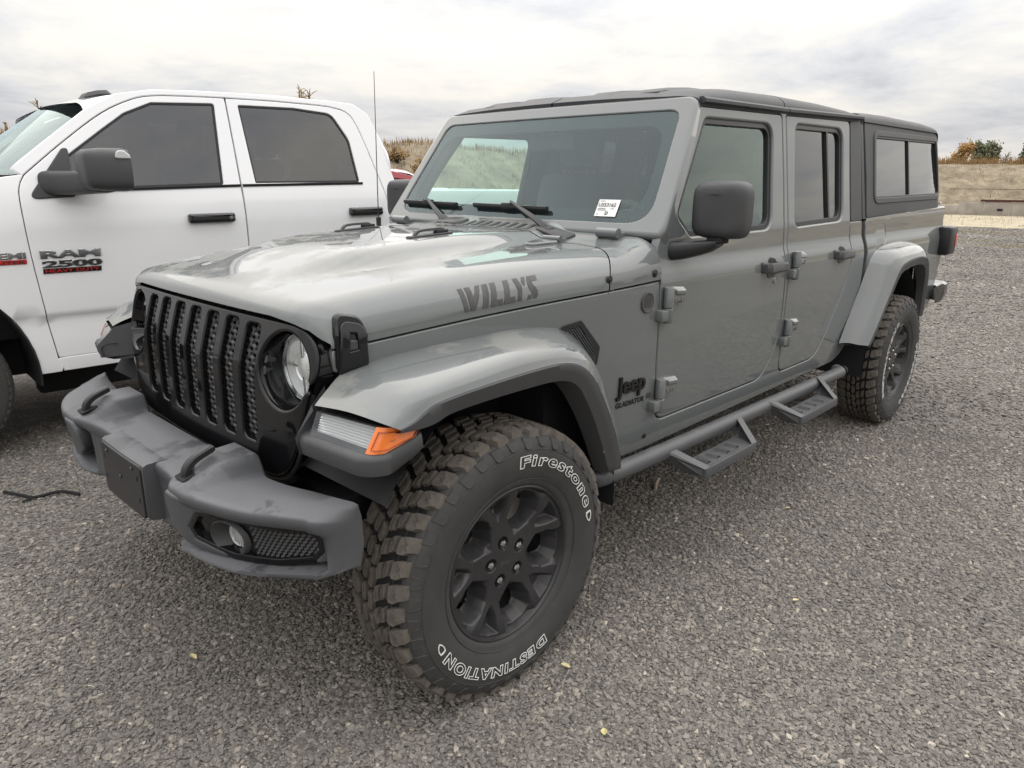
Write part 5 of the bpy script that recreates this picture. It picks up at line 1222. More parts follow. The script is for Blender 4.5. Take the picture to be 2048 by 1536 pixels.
# ================================================================ side details
# mirrors
def mirror_part():
    G = []
    # housing: rounded box lofted front (x small) to rear
    cx, cy, cz = 1.050, -.900, 1.361
    for u, sx, k in ((-1,.0,.55),(-.96,.0,.72),(-.85,.0,.86),(-.6,.0,.96),(-.1,.0,1.0),(.7,.0,1.02),(.93,.0,.985),(1.0,.0,.94),(.98,.0,.90)):
        ring = []
        for q in range(40):
            a = 2*math.pi*q/40; c_, s_ = math.cos(a), math.sin(a); e_ = .42
            yy = math.copysign(abs(c_)**e_, c_)*.100; zz = math.copysign(abs(s_)**e_, s_)*.098
            ring.append((cx+u*.052+.028*(yy/.108)*(-.5 if yy < 0 else .2)*(1-u)*.4, cy+yy*k, cz+zz*k))
        G.append(ring)
    mb = MB(); mb.grid(G, False, True, flip=True); n = 40; mb.f += [tuple(range(n)), tuple(len(mb.v)-n+k for k in range(n))[::-1]]
    r_ = mb.build('door_mirror', M['black'], J, ang=50)
    # arm from the door to the housing
    G = []
    for t, (x, y, z, hx, hz) in enumerate(((.975,-.775,1.218,.060,.034),(.985,-.80,1.218,.058,.032),(1.005,-.84,1.226,.050,.028),(1.03,-.88,1.236,.040,.022),(1.045,-.91,1.248,.030,.012))):
        G.append([(x+math.copysign(abs(math.cos(a))**.6, math.cos(a))*hx, y, z+math.copysign(abs(math.sin(a))**.6, math.sin(a))*hz) for a in np.linspace(0, 2*math.pi, 20, endpoint=False)])
    mb = MB(); mb.grid(G, False, True, flip=True); mb.f += [tuple(len(mb.v)-20+k for k in range(20))]
    mb.build('mirror_arm', M['satin'], r_, ang=60)
    mb = MB(); mb.box(1.015,1.075,-.93,-.87,1.246,1.268,.006); mb.build('mirror_pivot', M['dark'], r_)
    mk('mirror_glass', [(1.104,-.98,1.28),(1.104,-.82,1.28),(1.104,-.82,1.442),(1.104,-.98,1.442)], [(0,1,2,3)], M['chrome'], r_)
    return r_
mirror(mirror_part())
# hinges
def hinge(x, z, par):
    S_ = lambda u, v, d: (x+u, -Yside(x+u, z+v)-d, z+v)
    plate = rpoly([(.012,-.038,.006),(.060,.0,.010),(.115,-.006,.010),(.118,.052,.014),(.030,.060,.012),(.012,.056,.006)],4)
    v, f = prism_geo(dens(plate,.02), S_, .020, -.002, .007); h = mk('door_hinge', v, f, M['paint'], par, ang=35)
    rib = rpoly([(.045,.028,.006),(.112,.024,.006),(.112,.046,.006),(.034,.052,.006)],3); v, f = prism_geo(rib, S_, .027, .015, .006); mk('hinge_rib', v, f, M['paint'], h, ang=35)
    mb = MB(); yk = -Yside(x, z)-.018
    mb.lathe([(.0005,.060),(.016,.060),(.018,.056),(.018,-.010),(.016,-.012)], 16, Matrix.Translation((x+.004, yk, z)) @ Matrix.Rotation(R(90), 4, 'X'))
    mb.build('hinge_knuckle', M['paint'], h)
    mb = MB(); mb.lathe([(.016,-.014),(.018,-.016),(.018,-.062),(.014,-.068),(.0005,-.068)], 16, Matrix.Translation((x+.004, yk, z)) @ Matrix.Rotation(R(90), 4, 'X'))
    mb.box(x-.045, x+.008, yk-.012, yk+.03, z-.058, z-.018, .005); mb.build('hinge_base', M['paint'], h)
    for u in (.052,.095):
        T_ = Matrix.Translation((x+u, -Yside(x+u, z+.012)-.019, z+.010)) @ Matrix.Rotation(math.pi, 4, 'Z')
        MB().lathe([(.0095,0),(.0095,.003),(.006,.0035),(.0055,.001),(.0005,.001)], 14, T_).build('hinge_screw', M['steel'], h)
    return h
for z in (1.037, .700): hinge(.872, z, fd)
for z in (1.098, .782): hinge(1.958, z, rd)
# handles
def handle(x, z, par, key):
    S_ = lambda u, v, d: (x+u, -Yside(x+u, z+v)-d, z+v)
    cup = rpoly([(.045,-.046,.01),(.075,-.052,.01),(.120,-.046,.012),(.140,-.020,.02),(.130,.03,.02),(.08,.040,.02),(.055,.030,.02)],4)
    v, f = prism_geo(dens(cup,.02), S_, .0025, -.002, .002); h = mk('door_handle', v, f, M['satin'], par)
    G = []
    for u, dd, hh in ((-.016,.006,.012),(-.010,.018,.020),(.012,.030,.023),(.10,.032,.021),(.168,.032,.020),(.182,.026,.018),(.190,.010,.012)):
        G.append([S_(u, sv*hh-.004, dd+sd*.5*min(dd,.024)) for sv, sd in ((-1,-.6),(-1,.6),(-.6,1),(.6,1),(1,.6),(1,-.6),(.6,-1),(-.6,-1))])
    mb = MB(); mb.grid(G, False, True); mb.f += [tuple(range(8))[::-1], tuple(len(mb.v)-8+k for k in range(8))]; mb.build('handle_grip', M['black'], h, ang=30)
    v, f = prism_geo(rpoly([(-.018,-.024,.01),(.040,-.026,.01),(.046,.020,.01),(-.014,.022,.01)],3), S_, .012, -.002, .005); mk('handle_mount', v, f, M['black'], h)
    v, f = prism_geo(rpoly([(.120,-.022,.006),(.184,-.020,.006),(.184,.016,.006),(.124,.018,.006)],3), S_, .014, -.002, .004); mk('handle_mount', v, f, M['black'], h)
    if key:
        T_ = Matrix.Translation((x+.128, -Yside(x,z-.07)-.001, z-.066)) @ Matrix.Rotation(math.pi, 4, 'Z')
        MB().lathe([(.014,0),(.013,.003),(.009,.004),(.008,.002),(.0005,.002)], 20, T_).build('key_lock', M['steel'], h)
    return h
handle(1.655, 1.107, fd, True); handle(2.485, 1.112, rd, False)
# side vent behind the front flare
VN = rpoly([(.345,1.000,.005),(.372,1.016,.01),(.445,1.026,.012),(.535,.928,.012),(.525,.870,.01),(.505,.87,.01)],4)
vp = panel('side_vent', VN, [offs(VN,-.013)], off_sl(-.004), M['satin'], J, roll=.004, depth=.012, grid=.1)
sheet('vent_back', offs(VN,-.008), off_sl(-.0005), M['dark'], vp)
mb = MB(); IN = offs(VN,-.014)
for i in range(26):
    for j in range(16):
        x, z = .36+.0105*j+(.005 if i % 2 else 0), .872+.0062*i
        if not inside(np.array([[x, z]]), IN)[0]: continue
        y = -Yside(x, z)-.002; k = len(mb.v)
        mb.v += [(x-.004,y,z),(x,y-.004,z-.0034),(x+.004,y,z),(x,y-.001,z+.0034)]; mb.f += [(k,k+1,k+2),(k,k+2,k+3)]
mb.build('vent_mesh', M['black'], vp, smooth=False)
# trail badge
T_ = Matrix.Translation((.772, -Yside(.772,1.052)-.0005, 1.052)) @ Matrix.Rotation(math.pi, 4, 'Z')
bd = MB().lathe([(.037,-.002),(.037,.003),(.034,.0045),(.032,.0035),(.030,.0025),(.0005,.0025)], 36, T_).build('trail_badge', M['decal'], J); bd['nomirror'] = 1
def flank_text(txt, x, z, size, mat_, par, name, ext=.003, d=.002, slope=0.0, **k):
    v, f = text_geo(txt, size, extrude=ext, **k)
    return mk(name, [(x+p[0], -Yside(x+p[0], z+p[1])-d-p[2], z+p[1]+slope*p[0]) for p in v], f, mat_, par, smooth=False)
mb = MB()
for k, (a, b) in enumerate(((-.022,-.008),(-.008,.008),(.006,.020))):
    mb.add(*prism_geo([(a,-.006),(b,-.006),((a+b)/2+.003,.010)], lambda u, v, d: (.772+u, -Yside(.772,1.052)-d, 1.052+v), .0042, .001))
for z in (-.012,.014): mb.add(*prism_geo([(-.020,z-.003),(.020,z-.003),(.020,z+.003),(-.020,z+.003)], lambda u, v, d: (.772+u, -Yside(.772,1.052)-d, 1.052+v), .0042, .001))
mb.build('badge_relief', M['black'], bd)
flank_text('Jeep', .642, .742, .088, M['ink2'] if 'ink2' in M else M['gloss'], J, 'lettering', ext=.004, d=.004, offset=.0022)
flank_text('GLADIATOR', .636, .692, .027, M['ink2'], J, 'lettering', ext=.0005, d=.0025, offset=.0006, spacing=1.08, shear=.12)
mb = MB()
for k in range(4): mb.add(*prism_geo([(.812,.695+.0055*k),(.842,.695+.0055*k),(.842,.6985+.0055*k),(.812,.6985+.0055*k)], lambda u, v, d: (u, -Yside(u, v)-d, v), .003, .001))
mb.build('flag_badge', M['decal'], J)
# WILLYS hood decal: stencil strokes in decal space (u along, v up), slightly italic, laid on the hood side
WL = [[(0,1),(.42,1),(.98,0),(.62,0)],[(.62,1),(1.10,1),(1.62,0),(1.12,0)],[(1.28,.42),(1.62,1),(2.02,1),(1.62,.10)],
      [(2.2,1),(2.72,1),(2.72,0),(2.2,0)],[(2.95,1),(3.45,1),(3.45,.26),(4.0,.26),(4.12,0),(2.95,0)],[(4.2,1),(4.7,1),(4.7,.26),(5.2,.26),(5.3,0),(4.2,0)],
      [(5.15,1),(5.62,1),(5.88,.66),(5.88,0),(5.48,0),(5.48,.50)],[(6.05,1),(6.42,1),(6.15,.62),(5.95,.80)],
      [(7.55,1),(7.5,.78),(7.0,.78),(6.92,.70),(7.42,.34),(7.48,.12),(7.36,0),(6.98,0),(7.0,.12),(6.52,.56),(6.48,.84),(6.62,1)],[(6.42,.0),(6.86,0),(6.86,.20),(6.52,.20)]]
def hood_side(x, z):
    """point on the hood flank at given x and height, slightly proud"""
    s = top_section(x)[14:]; return (x, -itp(-z, [-p[1] for p in s], [p[0] for p in s])-.0016, z)
u0, uS = -.008, .0372
def WM(u, v): x = u0+u*uS+.018*v; return hood_side(x, zseam(x)+.020+.062*v)
dh = empty('tmp')
bpy.data.objects.remove(dh, do_unlink=True)
for st_ in WL:
    v, f, n = panel_geo(st_ if area(st_) > 0 else st_[::-1], [], WM, roll=.0001, depth=.001, grid=.5, step=.2)
    mk('hood_decal', v, f, M['decal'], hood, normals=n)
# body screws at the cowl
for x, z in ((.572,1.147),(.806,1.150)):
    s = top_section(x); y = itp(-z, [-p[1] for p in s[14:]], [p[0] for p in s[14:]])
    T_ = Matrix.Translation((x, -y-.001, z)) @ Matrix.Rotation(math.pi, 4, 'Z')
    MB().lathe([(.014,0),(.013,.003),(.010,.004),(.008,.002),(.006,.006),(.0005,.007)], 18, T_).build('body_screw', M['satin'], cowl)
# ---------------------------------------------------------------- cowl top: hinges, wipers, vent
for sg in (-1, 1):
    y0 = sg*.60; x0 = .800; z0 = hood_z(.80,.60)+.016
    mb = MB(); mb.tube([(x0, y0-.045, z0+.004),(x0, y0+.045, z0+.004)], .018, 14); mb.box(x0-.002, x0+.07, y0-.04, y0+.03, z0-.018, z0+.006, .005); mb.build('windscreen_hinge', M['paint'], cowl)
    y1 = sg*.45; z1 = hood_z(.66,.45); mb = MB()
    fp = rpoly([(.54,y1-.02,.015),(.655,y1-.045,.01),(.655,y1+.045,.01),(.54,y1+.02,.015)],4)
    mb.add(*prism_geo(dens(fp,.03), lambda x, y, d: (x, y, hood_z(x, y)+d), .012, -.003, .005)); mb.tube([(.668,y1-.04,z1+.014),(.668,y1+.04,z1+.014)], .011, 10)
    mb.box(.672,.73,y1-.018,y1+.018,z1-.004,z1+.014,.004); mb.build('hood_hinge', M['paint'], hood)
# louvres of the cowl vent
for k in range(12):
    y = .27-k*.048; mb = MB(); zc_ = hood_z(.745, y)
    mb.add(*prism_geo([(.722,y-.017),(.790,y-.010),(.790,y+.012),(.722,y+.006)], lambda x, yy, d: (x, yy, hood_z(x, yy)+d), .003, -.006, .002)); mb.build('cowl_louvre', M['satin'], cowl)
# wipers: blade low on the glass, arm from the cowl
def wiper(pivot, tip, b0, b1):
    pv = Vector(pivot); tp_ = Vector(tip); mb = MB()
    d = (tp_-pv); mid = pv+d*.45+Vector((-.012,0,.012))
    pth = crv([tuple(pv), tuple(pv+d*.12+Vector((-.008,0,.010))), tuple(mid), tuple(tp_)], 5)
    G = []
    for i, p in enumerate(pth):
        w = .018-.012*i/(len(pth)-1); t = (Vector(pth[min(i+1,len(pth)-1)])-Vector(pth[max(i-1,0)])).normalized(); sd = t.cross(Vector((-.82,0,.57))).normalized(); nn = Vector((-.82,0,.57))
        G.append([Vector(p)+sd*a*w+nn*b for a, b in ((-1,0),(-.6,.009),(.6,.009),(1,0))])
    mb.grid(G, False, True); a = mb.build('wiper', M['black'], J, ang=30)
    B0, B1 = Vector(b0), Vector(b1); mb = MB(); nn = Vector((-.82,0,.57)); dd = (B1-B0).normalized(); sd = dd.cross(nn)
    for o0, w, h in ((0,.009,.014),(-.007,.004,.004)):
        G = []
        for t in np.linspace(0,1,9):
            p = B0.lerp(B1, t); p = Vector(SW(p.y, p.z)); 
            G.append([p+nn*(.008+o0+hh)+Vector((.57,0,.82))*ww for hh, ww in ((-.003,-w),(h*.7,-w*.7),(h,w*.2),(h*.5,w),(-.003,w))])
        mb.grid(G, False, True); mb.f += [tuple(len(mb.v)-45+k for k in range(5))[::-1], tuple(len(mb.v)-5+k for k in range(5))]
    mb.build('wiper_blade', M['satin'], a)
    c_ = B0.lerp(B1, .52); c_ = Vector(SW(c_.y, c_.z)); mb = MB(); mb.box(-.008,.014,-.03,.028,-.010,.014,.005, Matrix.Translation(c_+nn*.014)); mb.build('wiper_clip', M['satin'], a)
    mb = MB(); mb.lathe([(.022,-.01),(.024,.004),(.018,.014),(.0005,.016)], 16, Matrix.Translation(pv) @ Matrix.Rotation(R(90), 4, 'X')); mb.build('wiper_pivot', M['black'], a)
wiper((.768,-.345,1.272), SW(-.05,.100,-.018), (0,-.250,.078), (0,.170,.084))
wiper((.768,.235,1.272), SW(.500,.100,-.018), (0,.285,.082), (0,.680,.086))
for y in (-.36,.22):
    mb = MB(); mb.add(*prism_geo(rpoly([(.725,y-.10,.02),(.80,y-.10,.02),(.80,y+.06,.02),(.735,y+.06,.02)],4), lambda x, yy, d: (x, yy, hood_z(x, yy)+d), .008, -.006, .004)); mb.build('wiper_tray', M['satin'], cowl)
# whip antenna on the far side of the cowl
an = MB(); an.tube([(.747,.70,1.245),(.747,.70,1.285)], .012, 10); an.tube([(.747,.70,1.28),(.750,.70,1.6),(.754,.70,1.925)], [.0024,.0020,.0014], 6); an.build('antenna', M['satin'], J)
# stock sticker on the glass
def SKT(y, t): return -.520+(y+.5925)*.78, .100+(t-.106)*.82
def SWS(d): return lambda y, t: SW(*SKT(y, t), d)
SK = [(-.652,.062),(-.533,.062),(-.526,.150),(-.645,.150)]
v, f, n = panel_geo(SK, [], SWS(.002), roll=.0003, depth=.001, grid=.06, flip=True); sk = mk('stock_sticker', v, f, M['paper'], wf, normals=n)
def sw_text(txt, y, t, size, par, off=0.0):
    v, f = text_geo(txt, size, offset=off); mk('sticker_print', [SWS(.0005)(y-p[0], t+p[1]) for p in v], f, M['ink'], par, smooth=False)
sw_text('U553162', -.5335, .112, .027, sk, .0004); sw_text('D', -.588, .070, .024, sk, .0008)
for k, (y, t, w) in enumerate(((-.536,.140,.03),(-.538,.100,.045),(-.540,.092,.05),(-.61,.100,.02),(-.541,.070,.012))):
    mk('sticker_print', [SWS(.0005)(y, t), SWS(.0005)(y-w, t), SWS(.0005)(y-w, t+.0025), SWS(.0005)(y, t+.0025)], [(0,1,2,3)], M['ink'], sk, smooth=False)
# ---------------------------------------------------------------- side steps
def steps():
    pth = crv([(.36,-.60,.50),(.39,-.74,.51),(.45,-.835,.512),(.56,-.862,.508),(1.5,-.862,.492),(2.50,-.862,.480),(2.60,-.860,.480),(2.64,-.83,.480)], 5)
    b = MB().tube(pth, .031, 20).build('side_step', M['satin2'], J, ang=50); tag(b, 'black tube side step with two drop treads')
    MB().tube([(2.635,-.86,.48),(2.66,-.86,.48)], [.031,.026], 20).build('end_cap', M['satin'], b)
    for x0, x1 in ((.83,1.41),(1.685,2.288)):
        mb = MB(); xa, xb = x0+.082, x1-.095
        pt = (xb-xa-.10)/4
        zt = .448
        t_ = panel('step_tread', [(xa,-1.000),(xb,-1.000),(xb,-.905),(xa,-.905)], [[(xa+.065+k*pt,-.975),(xa+.092+k*pt,-.975),(xa+.092+k*pt,-.928),(xa+.065+k*pt,-.928)] for k in range(4)], lambda x, y: (x, y, zt), M['satin2'], b, roll=.003, depth=.03, grid=.1)
        sheet('tread_grip', [(xa+.04,-.985),(xb-.04,-.985),(xb-.04,-.918),(xa+.04,-.918)], lambda x, y: (x, y, zt-.022), M['dark'], b)
        for k in range(4):
            mb = MB(); xx = xa+.060+k*pt; mb.add([(xx-.006,-.977,zt),(xx-.006,-.926,zt),(xx+.003,-.926,zt+.010),(xx+.003,-.977,zt+.010),(xx+.006,-.926,zt),(xx+.006,-.977,zt)], [(0,3,2,1),(3,5,4,2)]); mb.build('tread_tooth', M['satin2'], b, smooth=False)
        for xs_, xo in ((xa, x0),(xb, x1)):
            # triangular side plates rising to the tube, with a folded top flange
            P_ = [(xs_,-1.002,zt+.003),(xs_,-1.002,zt-.032),(xs_,-.915,zt-.032),((xs_+xo)/2,-.885,.455),(xo,-.882,.505),(xo,-.872,.520)]
            sgx = -1 if xo < xs_ else 1
            V = P_+[(p[0]+sgx*.006, p[1], p[2]) for p in P_]; n = 6
            F = [tuple(range(n)), tuple(range(n, 2*n))[::-1]]+[(i, (i+1) % n, n+(i+1) % n, n+i) for i in range(n)]
            sp_ = mk('step_bracket', V, F, M['satin2'], b, smooth=False)
            w = .034*(-sgx); d = [(xs_,-1.002,zt+.003),(xs_+w,-1.002,zt+.003),(xo+w,-.872,.520),(xo,-.872,.520)]
            d2 = [(p[0], p[1], p[2]-.004) for p in d]
            mk('bracket_flange', d+d2, [(0,1,2,3),(7,6,5,4),(0,4,5,1),(1,5,6,2),(2,6,7,3),(3,7,4,0)], M['satin2'], b, smooth=False)
        mb = MB(); mb.box(xa,xb,-1.006,-.996,zt-.034,zt+.004,.002); mb.build('step_front', M['satin2'], b)
    return b
sb = steps(); mirror(sb)
# sill bolts
for x, z in ((.68,.535),(.83,.545)):
    T_ = Matrix.Translation((x, -Yside(x, z)-.001, z)) @ Matrix.Rotation(math.pi, 4, 'Z')
    MB().lathe([(.010,0),(.009,.004),(.0005,.005)], 12, T_).build('sill_bolt', M['satin'], J)
# ---------------------------------------------------------------- tail: lamp and bumper
mb = MB(); mb.box(4.455,4.640,-.872,-.775,.985,1.185,.025); tl = mb.build('tail_lamp', M['satin'], J)
mb = MB(); mb.box(4.615,4.646,-.862,-.80,1.03,1.145,.008); mb.build('lamp_lens', M['red'], tl)
mb = MB(); mb.box(4.585,4.632,-.8755,-.869,1.045,1.130,.004); mb.build('side_reflector', M['red'], tl)
mirror(tl)
G = []
for y, xx in ((-.865,4.52),(-.862,4.62),(-.83,4.70),(-.76,4.745),(-.5,4.77),(0,4.78),(.5,4.77),(.76,4.745),(.83,4.70),(.862,4.62),(.865,4.52)):
    G.append([(xx-.02,y*.99,.785),(xx+.02,y,.775),(xx+.025,y,.70),(xx+.0,y*.985,.655),(xx-.10,y*.98,.65),(xx-.12,y*.96,.76)])
mb = MB(); mb.grid(G, False, True, flip=True); mb.f += [tuple(range(6)), tuple(len(mb.v)-6+k for k in range(6))[::-1]]; mb.build('rear_bumper', M['gloss2'], J, ang=35)
mb = MB(); mb.box(4.50,4.58,-.745,.745,.62,1.285,.01); mb.build('tailgate', M['paint'], J)
mk('canopy_rear_glass', [(4.572,-.71,1.31),(4.572,.71,1.31),(4.50,.64,1.76),(4.50,-.64,1.76)], [(0,1,2,3)], M['glass_dark'], J)
# small badge at the canopy's rear corner
mb = MB(); mb.box(4.50,4.56,-.758,-.750,1.333,1.35,.002); mb.build('canopy_badge', M['chrome'], J)
# ---------------------------------------------------------------- underside, liners
mb = MB(); mb.box(-.42,4.6,-.48,-.36,.46,.60,.01); mb.box(-.42,4.6,.36,.48,.46,.60,.01); mb.build('chassis_rail', M['dark'], J)
mb = MB(); mb.box(-.36,4.5,-.60,.60,.57,.62,.0); mb.build('underbody', M['dark'], J)
mb = MB(); mb.box(-.32,.62,-.55,.55,.62,1.03,.03); mb.build('engine_bay', M['dark'], J)
mb = MB(); mb.box(.30,.86,-.745,.745,.52,1.105,.02); mb.build('firewall', M['dark'], J)
mb = MB(); mb.tube([(.0,-.70,.40),(.0,.70,.40)], .05, 12); mb.tube([(3.487,-.70,.40),(3.487,.70,.40)], .055, 12); mb.build('axle', M['dark'], J)
mb = MB(); mb.tube([(-.30,-.62,.585),(-.30,.62,.60)], .022, 10); mb.tube([(-.17,-.66,.46),(-.17,.5,.50)], .02, 10); mb.build('steering_link', M['satin'], J)
mb = MB(); mb.tube([(.02,-.52,.42),(.03,-.50,.92)], .038, 14); mb.build('damper', M['dark'], J)
def liner(xc, r, y0, y1, a0, a1, x_s=1.0):
    G = []
    for a in np.linspace(R(a0), R(a1), 22): G.append([(xc+r*x_s*math.cos(a), y, .45+r*math.sin(a)) for y in (y0, (y0+y1)/2, y1)])
    mb = MB(); mb.grid(G); return mb.build('wheel_liner', M['liner'], J)
for sg in (-1, 1):
    liner(.0, .50, sg*.50, sg*.89, -5, 148, 1.0); liner(3.46, .52, sg*.45, sg*.86, -8, 188, .93)
mk('liner_wall', [(-.36,-.52,.66),(.55,-.52,.55),(.55,-.52,1.02),(-.36,-.52,1.02)], [(0,1,2,3)], M['dark'], J)
mk('liner_wall', [(2.9,-.48,.5),(4.05,-.48,.5),(4.05,-.48,1.1),(2.9,-.48,1.1)], [(0,1,2,3)], M['dark'], J)
mb = MB(); mb.box(2.99,4.5,-.74,.74,1.0,1.02,.0); mb.build('bed_floor', M['dark'], J)
# ---------------------------------------------------------------- interior
IN_ = []
mb = MB(); mb.box(.87,1.14,-.73,.73,.95,1.235,.05); mb.box(.90,1.0,-.72,.72,1.20,1.262,.03); dash = mb.build('dashboard', M['interior'], J)
mb = MB(); mb.box(.88,2.9,-.72,.72,.60,.66,.0); mb.build('cabin_floor', M['interior'], J)
mb = MB(); mb.box(2.86,2.90,-.70,.70,.62,1.30,.01); mb.build('cab_back', M['interior'], J)
mk('rear_window', [(2.885,-.55,1.32),(2.885,.55,1.32),(2.885,.52,1.72),(2.885,-.52,1.72)], [(0,1,2,3)], M['glass_dark'], J)
def seat(x, y):
    mb = MB(); mb.box(-.26,.26,-.25,.25,0,.16,.05, Matrix.Translation((x, y, .82)) @ Matrix.Rotation(R(-6),4,'Y')); s = mb.build('seat', M['seat'], J)
    mb = MB(); mb.box(-.06,.06,-.25,.25,0,.62,.055, Matrix.Translation((x+.27, y, .90)) @ Matrix.Rotation(R(14),4,'Y')); mb.build('backrest', M['seat'], s)
    mb = MB(); mb.box(-.05,.05,-.135,.135,0,.19,.05, Matrix.Translation((x+.415, y, 1.515)) @ Matrix.Rotation(R(8),4,'Y')); mb.build('headrest', M['seat'], s)
    mb = MB(); mb.tube([(x+.405,y-.06,1.46),(x+.42,y-.06,1.54)], .008, 8); mb.tube([(x+.405,y+.06,1.46),(x+.42,y+.06,1.54)], .008, 8); mb.build('headrest_post', M['chrome'], s)
for y in (-.36,.36): seat(1.42, y)
for y in (-.40,.0,.40): seat(2.36, y)
sw = MB(); cs_ = []
for k in range(33):
    a = 2*math.pi*k/32; cs_.append((1.16+.19*math.sin(a)*.42, -.36+.19*math.cos(a), 1.20+.19*math.sin(a)*.9))
sw.tube(cs_, .016, 8, False); sw.tube([(1.16,-.36,1.20),(1.02,-.36,1.14)], .035, 10); sw.tube([(1.16,-.54,1.20),(1.16,-.18,1.20)], .02, 8); sw.build('steering_wheel', M['interior'], J)
mb = MB(); mb.box(1.165,1.195,-.125,.125,1.585,1.655,.012); mb.tube([(1.18,0,1.65),(1.16,0,1.735)], .012, 8); mb.build('rear_view_mirror', M['interior'], J)
for sg in (-1, 1):
    mb = MB(); mb.tube(crv([(1.18,sg*.60,1.70),(1.5,sg*.60,1.745),(1.95,sg*.60,1.75),(2.7,sg*.58,1.76)],4), .035, 10); mb.tube([(1.93,sg*.66,1.2),(1.94,sg*.60,1.74)], .04, 10); mb.tube(crv([(.95,sg*.72,1.28),(1.06,sg*.68,1.48),(1.20,sg*.62,1.69)],4), .035, 10)
    mb.build('roll_bar', M['interior'], J)
mb = MB(); mb.tube([(1.94,-.62,1.745),(1.94,.62,1.745)], .035, 10); mb.tube([(1.2,-.6,1.71),(1.2,.6,1.71)], .03, 10); mb.build('roll_bar', M['interior'], J)
# passenger grab handle at the pillar seen through the glass
# mirrored flank of the truck
for nm in ('body_side','front_door','rear_door','bed_side','bed_rail','hardtop_corner','door_jamb','canopy_side','drip_rail','drip_rail.001','canopy_boot','side_vent','liner_wall','liner_wall.001'):
    o = bpy.data.objects.get(nm)
    if o: mirror(o)
# sheets of paper lying on the dashboard
pv, pf, pn = panel_geo([(.862,-.36),(.985,-.36),(.985,-.06),(.862,-.06)], [], lambda x, y: (x, y, 1.266+.01*math.sin(y*14)), roll=.0003, depth=.001, grid=.04)
pp = mk('paper_sheet', pv, pf, M['paper'], None, normals=pn); tag(pp, 'white printed sheet lying on the dashboard of the grey pickup', 'paper')
# ================================================================ white pickup parked alongside
PHI = R(-3.0); W2 = 1.0
RW = empty('pickup_truck', (0-math.sin(PHI)*W2, 2.2+math.cos(PHI)*W2, 0), PHI, 'white crew-cab pickup with tinted windows and big black towing mirror', 'pickup truck')
rlean = spline([.40,.45,.50,.60,.715,.735,.75,.9,1.1,1.2,1.30,1.38,1.43,1.9,2.05], [.034,.026,.024,.020,.022,.008,.0,-.008,-.012,-.012,-.004,.010,.022,.135,.172])
def RY(z): return W2-rlean(z)
def SR(x, z): return (x, -RY(z), z)
def off_sr(d): return lambda x, z: (x, -RY(z)+d, z)
fseam = [(-.307,1.463),(-.338,1.405),(-.348,1.31),(-.341,1.065),(-.313,.72),(-.288,.510)]
toprun = [(-.307,1.463),(-.102,1.633),(.107,1.789),(.27,1.872),(.386,1.902),(.55,1.915),(.806,1.925)]
RFD = crv(toprun, 4)+[(.808,1.66),(.808,1.415),(.812,1.08),(.812,.512)]+[(-.288,.507)]+crv(fseam[::-1][1:], 4)[:-1]
RRD = [(.813,1.925),(1.10,1.932),(1.41,1.931)]+crv([(1.50,1.928),(1.626,1.905),(1.692,1.836),(1.757,1.659),(1.835,1.40),(1.862,1.291)],4)+[(1.885,1.10),(1.86,.90),(1.78,.66),(1.66,.53),(1.60,.512),(.817,.512),(.817,1.08)]
RWF = rpoly([(-.19,1.385,.01),(-.10,1.564,.02),(.09,1.706,.05),(.22,1.800,.06),(.375,1.868,.06),(.738,1.890,.02),(.705,1.424,.01)],5)
RWR = rpoly([(.905,1.432,.01),(.880,1.892,.015),(1.25,1.902,.05),(1.52,1.885,.09),(1.625,1.72,.12),(1.652,1.446,.015)],6)
def rdoor(name, O, Wd, lab=None):
    d = panel(name, offs(O, -.006), [offs(Wd, .004)], SR, M['white'], RW, roll=.005, hroll=.005, depth=.03, grid=.03)
    panel('window_seal', offs(Wd, .002), [offs(Wd, -.010)], off_sr(.008), M['satin'], d, roll=.003, depth=.015, grid=.3)
    sheet('window_glass', offs(Wd, -.006), off_sr(.013), M['glass_ram'], d, grid=.15); return d
M['glass_ram'] = glass_mat('ram_tinted_glass', (.12,.12,.125), haze=.01, ior=1.7, gain=1.7)
rfd = rdoor('front_door', RFD, RWF); rrd = rdoor('rear_door', RRD, RWR)
# black belt moulding
for d_, x0, x1, zf in ((rfd,-.10,.806,None),(rrd,.818,1.67,None)):
    G = []
    for x in np.linspace(x0, x1, 10):
        z = itp(x, [-.1,.8,1.65],[1.381,1.414,1.434]); y = -RY(z)
        G.append([(x,y+.01,z-.004),(x,y-.006,z-.003),(x,y-.007,z+.010),(x,y+.01,z+.014)])
    mb = MB(); mb.grid(G, False, True); mb.build('belt_moulding', M['satin'], d_)
# fender, cab corner, sill
ARC = [( -.95+.575*math.cos(a), .43+.575*1.02*math.sin(a)) for a in np.linspace(R(-3), R(183), 26)]
RF = [(-.383,.432),(-.284,.432),(-.25,.52),(-.25,1.40),(-.318,1.462),(-.36,1.455),(-.7,1.40),(-1.3,1.33),(-1.72,1.27),(-1.80,1.1),(-1.80,.7),(-1.62,.55)]
fen = panel('front_fender', RF, [offs(RFD,.0080), ARC], SR, M['white'], RW, roll=.005, depth=.035, grid=.07)
G = []
for a in np.linspace(R(-6), R(186), 30): G.append([(-.95+r_*math.cos(a), y, .43+r_*1.02*math.sin(a)) for r_, y in ((.572,-.985),(.562,-.99),(.555,-.95),(.555,-.62))])
mb = MB(); mb.grid(G); mb.build('wheel_liner', M['liner'], RW)
panel('sill', [(-.268,.435),(1.75,.452),(1.70,.505),(-.275,.502)], [], SR, M['white'], RW, roll=.006, depth=.03, grid=.1)
